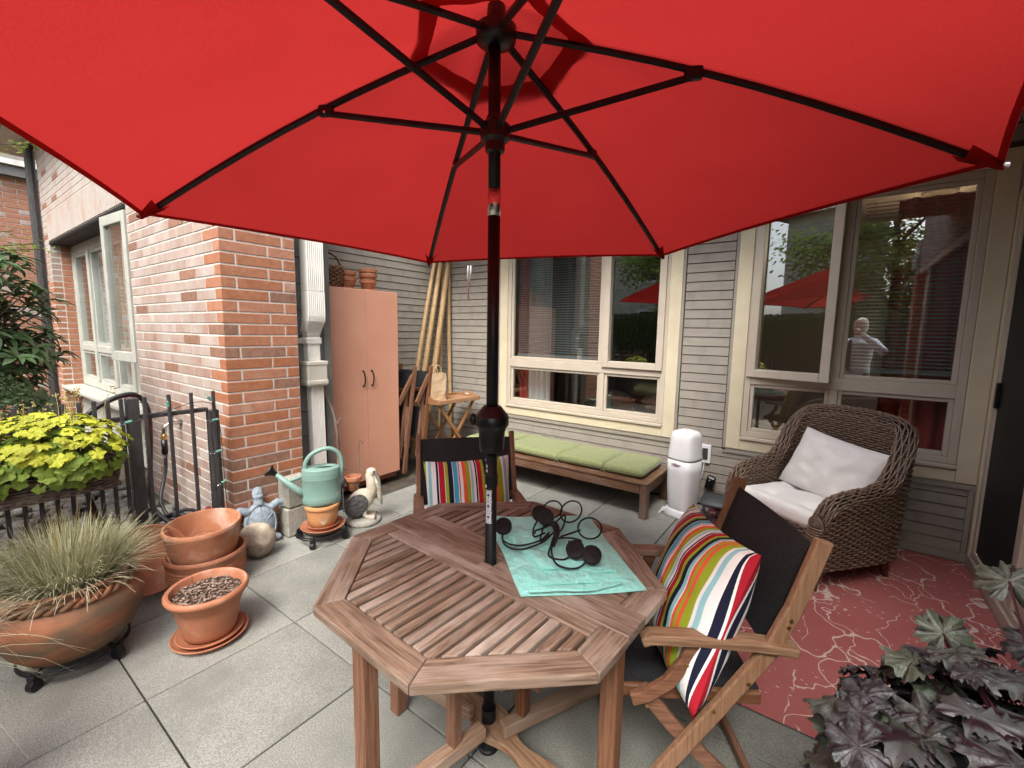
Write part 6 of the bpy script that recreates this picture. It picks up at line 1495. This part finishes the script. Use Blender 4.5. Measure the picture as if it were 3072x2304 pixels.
# dark heuchera at the right front
dh = thing('dark_heuchera', 'dark purple leafed heuchera in the right foreground', 'plant', (.385, .95, .72))
mound(dh, dark, 292, (.35, .38, .26), .057, 12, low=-.45, flat=.85, stems=292, smin=.72)
for i, (x, y, z) in enumerate(((-.05, .36, .29), (-.31, .02, .06), (-.14, .33, .15), (.0, .35, .17))):
    put_leaf(dark[i % 7], None, (x, y, z), (-.3+.2*(i % 3), -.75, .75), (x, y, .5), .06, dh); b = MB(); b.tube(smooth_path([(x*.2, y*.2, -.1), (x*.7, y*.7, z*.6), (x, y, z)], 4), .0025, 5); b.build('stem', 'petiole', dh)
b = MB(); rg_ = random.Random(43); bv = [v.co.copy() for v in dark[1].vertices]; bf = [tuple(p.vertices) for p in dark[1].polygons]
for i in range(150):
    a = rg_.uniform(0, 2*pi); el = math.asin(rg_.uniform(-.5, 1)); d = Vector((math.cos(a)*math.cos(el), math.sin(a)*math.cos(el), math.sin(el))); k = rg_.uniform(.55, .92); p = Vector((d.x*.37, d.y*.39, d.z*.27))*k
    q = (d*.6+Vector((rg_.uniform(-.3, .3), rg_.uniform(-.3, .3), .8))).to_track_quat('Z', 'X').to_matrix() @ Matrix.Rotation(rg_.uniform(0, 6), 3, 'Z'); b.add([tuple(p+q @ (v*.056)) for v in bv], bf)
stuff(b.build('leaf', 'leaf_dark', dh, smooth=True))
fw = MB(); rg_ = random.Random(8)
for c in ((-.10, -.20, .22), (.0, .02, .285)):
    for i in range(26): fw.ball((c[0]+rg_.gauss(0, .012), c[1]+rg_.gauss(0, .012), c[2]+rg_.gauss(0, .012)), (.005, .004, .003), 4, 6)
fw.build('small_flowers', 'flower', dh)
b = MB(); b.lathe([(p[0], p[1]) for p in pot_prof(.16, .22, .45, .04, .014)], 48); pz = b.build('planter_pot', 'terra_pl', smooth=True); pz.location = (.38, .92, .02); tag(pz, 'terracotta planter hidden beneath the dark heuchera', 'pot')
# shrubs beyond the fence
def long_leaf(seed, wd=.3):
    b = MB(); P = []
    for i in range(9):
        t = i/8; w_ = wd*math.sin(pi*min(1, t*.97+.03))**.75*.5*(1 if t < 1 else 0); z = .10*math.sin(t*pi*.9)-.16*t*t
        P.append([(t, -w_, z+w_*.35), (t, 0, z-.012), (t, w_, z+w_*.35)])
    b.grid(P); me = b.mesh('leaf', True); return me
rh = [];
for i in range(4): me = long_leaf(i, .26+.04*i); me.materials.append(M['leaf_rhodo']); rh.append(me)
def rhodo(label, loc, Rv, n_whorl, size, seed, n_own=300):
    t = thing('rhododendron_shrub', label, 'shrub', loc); rg_ = random.Random(seed); big = MB(); own = 0; st = MB()
    base = [(v.co.copy(), ) for v in rh[0].vertices]; fc = [tuple(p.vertices) for p in rh[0].polygons]
    wh = []
    for i in range(n_whorl):
        a = rg_.uniform(0, 2*pi); el = math.asin(rg_.uniform(-.6, 1)); k = rg_.uniform(.55, 1.05); d = Vector((math.cos(a)*math.cos(el), math.sin(a)*math.cos(el), math.sin(el)))
        wh.append((Vector((d.x*Rv[0]*k, d.y*Rv[1]*k, d.z*Rv[2]*k)), d, k))
    # the whorls that face the patio come first: they show largest
    wh.sort(key=lambda q: -(q[0].x*.8-q[0].y*.35+.3*q[2]))
    for p, d, k in wh:
        ax = (d*.6+Vector((0, 0, .8))).normalized(); e1 = ax.orthogonal().normalized(); e2 = ax.cross(e1); a0 = rg_.uniform(0, 6); nl = rg_.randint(7, 10)
        for j in range(nl):
            a = a0+2*pi*j/nl; o_ = (e1*math.cos(a)+e2*math.sin(a)); dr = (o_+ax*rg_.uniform(-.25, .55)).normalized(); nm = (ax-dr*ax.dot(dr)).normalized(); s = size*rg_.uniform(.75, 1.15)
            if own < n_own: put_leaf(rg_.choice(rh), None, p, nm, dr, s, t); own += 1
            else:
                y_ = nm.cross(dr); big.add([tuple(p+dr*v[0].x*s+y_*v[0].y*s+nm*v[0].z*s) for v in base], fc)
        st.tube([(p.x*.1, p.y*.1, p.z*.5-.25), (p.x*.6, p.y*.6, p.z*.75-.1), tuple(p)], .004, 5)
    if big.v: stuff(big.build('leaf', 'leaf_rhodo', t, smooth=True))
    st.tube([(0, 0, -loc[2]), (0, 0, .2)], [.04, .015], 7); st.build('branches', 'bark', t, smooth=True)
rhodo('dark leafed rhododendron shrub in front of the pale window on the left', (-4.62, .16, 1.40), (.60, .50, .80), 240, .13, 3)
bx = thing('clipped_shrub', 'small leafed dark green shrub low at the left edge behind the heuchera', 'shrub', (-3.75, .12, .95))
b = MB(); rg_ = random.Random(17)
for i in range(5200):
    a = rg_.uniform(0, 2*pi); el = math.asin(rg_.uniform(-1, 1)); k = rg_.uniform(.6, 1.03)**.5; d = Vector((math.cos(a)*math.cos(el), math.sin(a)*math.cos(el), math.sin(el))); kk = k*(1+.12*mnoise.noise(d*3))
    p = Vector((d.x*.30, d.y*.34, d.z*.36))*kk; n = (d+Vector((rg_.uniform(-.8, .8), rg_.uniform(-.8, .8), rg_.uniform(-.3, .9)))).normalized(); e1 = n.orthogonal().normalized(); e1 = Matrix.Rotation(rg_.uniform(0, 6), 3, n) @ e1; e2 = n.cross(e1); s = rg_.uniform(.010, .017)
    b.add([tuple(p-e1*s), tuple(p+e2*s*.45), tuple(p+e1*s), tuple(p-e2*s*.45)], [(0, 1, 2, 3)])
stuff(b.build('leaves', 'leaf_box', bx)); b = MB(); b.tube([(0, 0, -.95), (0, 0, 0)], .02, 6); b.build('stem', 'bark', bx)
def leaf_quads(b, rg_, p, n_, s, el=.5):
    e1 = Matrix.Rotation(rg_.uniform(0, 6), 3, n_) @ n_.orthogonal().normalized(); e2 = n_.cross(e1)
    b.add([tuple(p-e1*s), tuple(p+e2*s*el), tuple(p+e1*s), tuple(p-e2*s*el)], [(0, 1, 2, 3)])
# twigs of a young tree reaching in at the far left
yt = thing('young_tree', 'young tree with yellow green leaves reaching in at the far left', 'tree', (-5.9, .1, 0)); b = MB(); tr = MB(); rg_ = random.Random(31)
tr.tube([(0, 0, 0), (-.1, 0, 1.2), (-.05, .05, 3.2)], [.04, .03, .01], 7)
for i in range(16):
    a = rg_.uniform(-.9, 1.6); z0 = rg_.uniform(1.4, 3.0); L = rg_.uniform(.5, .95); pts = [(-.08, 0, z0), (-.08+L*.5*math.cos(a), L*.5*math.sin(a), z0+.15), (-.08+L*math.cos(a), L*math.sin(a), z0+.2)]; tr.tube(pts, [.012, .008, .003], 5)
    for k in range(70):
        t_ = rg_.uniform(.25, 1.05); p = Vector((-.08+L*t_*math.cos(a)+rg_.gauss(0, .03), L*t_*math.sin(a)+rg_.gauss(0, .03), z0+.2*t_+rg_.gauss(0, .03))); leaf_quads(b, rg_, p, Vector((rg_.uniform(-.5, .5), rg_.uniform(-.5, .5), 1)).normalized(), rg_.uniform(.016, .026), .6)
tr.build('trunk', 'bark', yt, smooth=True); stuff(b.build('crown', 'leaf_tree', yt))

# ------------------------------------------------------------------ what stands behind the camera (seen in the window panes)
def tree(label, loc, h, rad, n, seed, m='leaf_tree'):
    t = thing('garden_tree', label, 'tree', loc, 0, 'trees across the garden'); rg_ = random.Random(seed); tr = MB(); b = MB()
    tr.tube(smooth_path([(0, 0, 0), (.08, .03, h*.3), (-.05, .05, h*.6), (0, 0, h*.9)], 5), np.linspace(.14, .03, 16), 8); cl = []
    for i in range(26):
        a = rg_.uniform(0, 2*pi); z = rg_.uniform(h*.32, h); k = rad*rg_.uniform(.25, 1)*math.sin(pi*min(1, max(.12, (z-h*.2)/(h*.85)))); c = Vector((k*math.cos(a), k*math.sin(a), z)); cl.append(c); tr.tube([(0, 0, z*.75), tuple(c*.6+Vector((0, 0, z*.35))), tuple(c)], [.045, .03, .012], 6)
    for i in range(n):
        c = rg_.choice(cl); d = Vector((rg_.gauss(0, 1), rg_.gauss(0, 1), rg_.gauss(0, .6))); p = c+d*rad*.2; leaf_quads(b, rg_, p, (d.normalized()*.5+Vector((rg_.uniform(-.5, .5), rg_.uniform(-.5, .5), .8))).normalized(), rg_.uniform(.05, .09), .6)
    tr.build('trunk', 'bark', t, smooth=True); stuff(b.build('crown', m, t))
tree('dense green tree in the gap between the others across the garden', (1.1, -7.0, 0), 7.2, 2.2, 7000, 9); tree('tall green tree across the garden, mirrored in the right back window', (-.5, -7.5, 0), 6.5, 2.3, 7000, 1); tree('broad green tree across the garden, mirrored in the left back window', (-4.2, -6.8, 0), 6.0, 2.2, 8000, 2); tree('green tree by the neighbouring house, mirrored beside the brick column', (2.2, -8.5, 0), 7, 2.4, 6000, 3)
hg = thing('garden_hedge', 'tall clipped hedge across the garden mirrored in the back windows', 'hedge', (-2.5, -5.0, 0)); b = MB(); rg_ = random.Random(6)
for i in range(18000):
    x = rg_.uniform(-7, 7); f = rg_.random(); z = rg_.uniform(0, 2.05) if f < .75 else rg_.uniform(1.95, 2.1); y = .0+rg_.uniform(-.05, .06)+.06*mnoise.noise((x*2, z*2, 0)) if f < .75 else rg_.uniform(-.8, 0)
    leaf_quads(b, rg_, Vector((x, y, z)), Vector((rg_.uniform(-.6, .6), 1, rg_.uniform(-.3, .8))).normalized(), rg_.uniform(.03, .05), .5)
stuff(b.build('leaves', 'leaf_hedge', hg)); b = MB(); b.span(-7, 7, -.75, -.06, 0, 1.95); b.build('core', 'leaf_hedge', hg)
gf = thing('garden_fence', 'low charcoal picket fence in front of the hedge behind the viewer', 'fence', (-2, -3.9, 0))
span('rail', -4, 4.6, -.015, .015, .95, .98, 'fence', gf); span('rail', -4, 4.6, -.015, .015, .1, .13, 'fence', gf)
for i in range(78): span('picket', -4+i*.11, -3.982+i*.11, .017, .033, .03, 1.08, 'fence', gf, 0)
nb = thing('neighbour_house', 'pale siding house behind the hedge mirrored in the right back window', 'building', (-4, -12, 0))
b = MB(); b.span(-6, 5.2, -4, 0, 0, 6.4); b.build('wall', 'frame_grey', nb)
for k in range(34): b = MB(); b.span(-6, 5.2, 0.001, .02, .1+k*.18, .1+k*.18+.165); b.build('siding_board', 'frame_grey', nb)
for x in (-4, -1, 2.5):
    for z in (1.2, 3.8): b = MB(); b.span(x, x+1.4, .021, .06, z, z+1.4); o = b.build('window', 'white', nb); b = MB(); b.span(x+.1, x+1.3, .061, .07, z+.1, z+1.3); b.build('pane', 'dark', o)
b = MB(); b.add([(-6.4, .5, 6.4), (5.6, .5, 6.4), (5.6, -2, 8), (-6.4, -2, 8), (-6.4, -4.5, 6.4), (5.6, -4.5, 6.4)], [(0, 1, 2, 3), (3, 2, 5, 4), (0, 3, 4), (1, 5, 2)]); b.build('roof', 'siding_dark', nb)
# brick column carrying the balcony, right behind the viewer
bcq = thing('brick_column', 'brick column with pale cap carrying the balcony behind the viewer', 'column', (1.0, 0.0, 0)); b = MB(); b.span(-.17, .17, -.17, .17, 0, 2.42); b.build('core', 'mortar', bcq)
for k in range(31):
    z = k*CH+.04; 
    for s in (-1, 1):
        a = (1 if k % 2 else -1)
        block('brick', (0+a*.0475*0, s*.135, z), (.36, .09, .0655), 'brick', bcq, .003) if k % 2 else block('brick', (s*.135, 0, z), (.09, .36, .0655), 'brick', bcq, .003)
        if k % 2: block('brick', (s*.135, 0, z), (.09, .168, .0655), 'brick', bcq, .003)
        else: block('brick', (0, s*.135, z), (.168, .09, .0655), 'brick', bcq, .003)
b = MB(); b.span(-.21, .21, -.21, .21, 2.42, 2.60); b.span(-.19, .19, -.19, .19, 2.60, 2.80); b.build('cap', 'frame_grey', bcq, bevel=.01)
# second umbrella, added out of view for its reflection in the left window
u2 = thing('reflection_umbrella', 'added red umbrella behind the viewer, placed to be mirrored in the left back window', 'umbrella', (-3.0, -1.85, 0))
b = MB(); b.tube([(0, 0, 0), (0, 0, 2.8)], .02, 10); b.build('pole', 'black_metal', u2)
for k in range(6):
    a0, a1 = k*pi/3, (k+1)*pi/3; b = MB(); b.grid([[(1.4*s*((1-t_)*math.cos(a0)+t_*math.cos(a1)), 1.4*s*((1-t_)*math.sin(a0)+t_*math.sin(a1)), 2.82-.58*s) for t_ in np.linspace(0, 1, 6)] for s in np.linspace(0, 1, 6)]); b.build('canopy_panel', 'red', u2, smooth=True)
# the person taking the picture, standing just behind the camera
ps = thing('person', 'white haired person in white shirt and dark tie mirrored in the right window', 'person', (.30, -.42, 0), R(125))
# local +x is the direction the person faces
bd = MB(); H_ = 1.78
bd.ball((.02, 0, 1.665), (.095, .075, .118), 14, 18); bd.tube([(.0, 0, 1.46), (.01, 0, 1.58)], [.062, .055], 12)
bd.tube([(0, 0, .92), (0, 0, 1.1), (0, 0, 1.28), (0, 0, 1.42), (0, 0, 1.49)], [.155, .145, .17, .17, .08], 16)
sh_l, el_l, wr_l = (0, .205, 1.42), (.14, .27, 1.20), (.27, .10, 1.42); sh_r, el_r, wr_r = (0, -.205, 1.42), (.08, -.40, 1.30), (.19, -.16, 1.54)
arms_ = []
for a_, e_, w_ in ((sh_l, el_l, wr_l), (sh_r, el_r, wr_r)):
    bd.tube([a_, e_], [.058, .044], 12); bd.tube([e_, w_], [.044, .030], 12); bd.ball(e_, .045, 8, 10); bd.ball(a_, .062, 8, 10)
    d = (Vector(w_)-Vector(e_)).normalized(); c = Vector(w_)+d*.045; bd.ball(tuple(c), (.042, .026, .042), 8, 10)
    s_ = d.cross(Vector((0, 0, 1))).normalized(); u_ = s_.cross(d)
    for k in range(4):
        p0 = c+d*.025+u_*(.028-.018*k); p1 = p0+d*(.035-.004*abs(k-1.4))+s_*.012*(1 if a_[1] > 0 else -1); p2 = p1+d*.012+s_*.03*(1 if a_[1] > 0 else -1); bd.tube([tuple(p0), tuple(p1), tuple(p2)], [.010, .009, .007], 8)
    p0 = c-u_*-.02-d*.015; bd.tube([tuple(c-d*.02), tuple(c+s_*.03+u_*.03), tuple(c+s_*.035+u_*.05+d*.02)], [.012, .010, .008], 8)
for s in (-1, 1):
    bd.tube([(0, s*.085, .93), (.01, s*.095, .50), (0, s*.10, .08)], [.09, .06, .042], 12); bd.tube([(-.04, s*.10, .035), (.17, s*.115, .03)], [.04, .035], 10)
bd.tube([(.105, 0, 1.68), (.125, 0, 1.645)], [.012, .016], 8)
for s in (-1, 1): bd.ball((.01, s*.078, 1.66), (.018, .010, .03), 6, 8)
o = bd.build('body', 'skin', ps, smooth=True); remesh(o, .011, 3)
sh2 = MB(); sh2.tube([(0, 0, .90), (0, 0, 1.1), (0, 0, 1.28), (0, 0, 1.42), (0, 0, 1.50)], [.175, .168, .19, .185, .078], 18)
for a_, e_, w_ in ((sh_l, el_l, wr_l), (sh_r, el_r, wr_r)): sh2.tube([a_, e_], [.075, .062], 12); sh2.tube([e_, w_], [.060, .042], 12); sh2.ball(e_, .062, 8, 10); sh2.ball(a_, .078, 8, 10)
o = sh2.build('shirt', 'shirt', ps, smooth=True); remesh(o, .012, 3)
b = MB(); b.tube([(.0, 0, .86), (0, 0, .99)], [.178, .165], 16)
for s in (-1, 1): b.tube([(0, s*.085, .95), (.01, s*.095, .50), (0, s*.10, .06)], [.108, .082, .07], 12)
o = b.build('trousers', 'trouser', ps, smooth=True); remesh(o, .013, 3)
b = MB(); b.ball((-.03, 0, 1.705), (.095, .082, .095), 12, 16); b.ball((-.055, 0, 1.65), (.065, .08, .09), 10, 14); o = b.build('hair', 'hair', ps, smooth=True)
b = MB(); b.add([(.182, -.02, 1.46), (.182, .02, 1.46), (.198, .03, 1.2), (.185, .034, 1.04), (.185, 0, .98), (.185, -.034, 1.04), (.198, -.03, 1.2)], [(0, 1, 2, 3, 4, 5, 6)]); o = b.build('tie', 'tie', ps); o.modifiers.new('s', 'SOLIDIFY').thickness = .008
b = MB()
for s in (-1, 1): b.ball((.092, s*.03, 1.685), (.008, .012, .008), 6, 8)
b.build('eyes', 'plastic_black', ps)
b = MB(); b.tube([(.098, -.025, 1.612), (.104, 0, 1.61), (.098, .025, 1.612)], .005, 6); b.build('mouth', 'curtain_red', ps)
ph = block('phone', (.03, -.075, 1.51), (.072, .009, .15), 'plastic_black', None, .004, (0, R(90), R(-36))); tag(ph, 'black phone held up in front of the face of the person', 'phone')
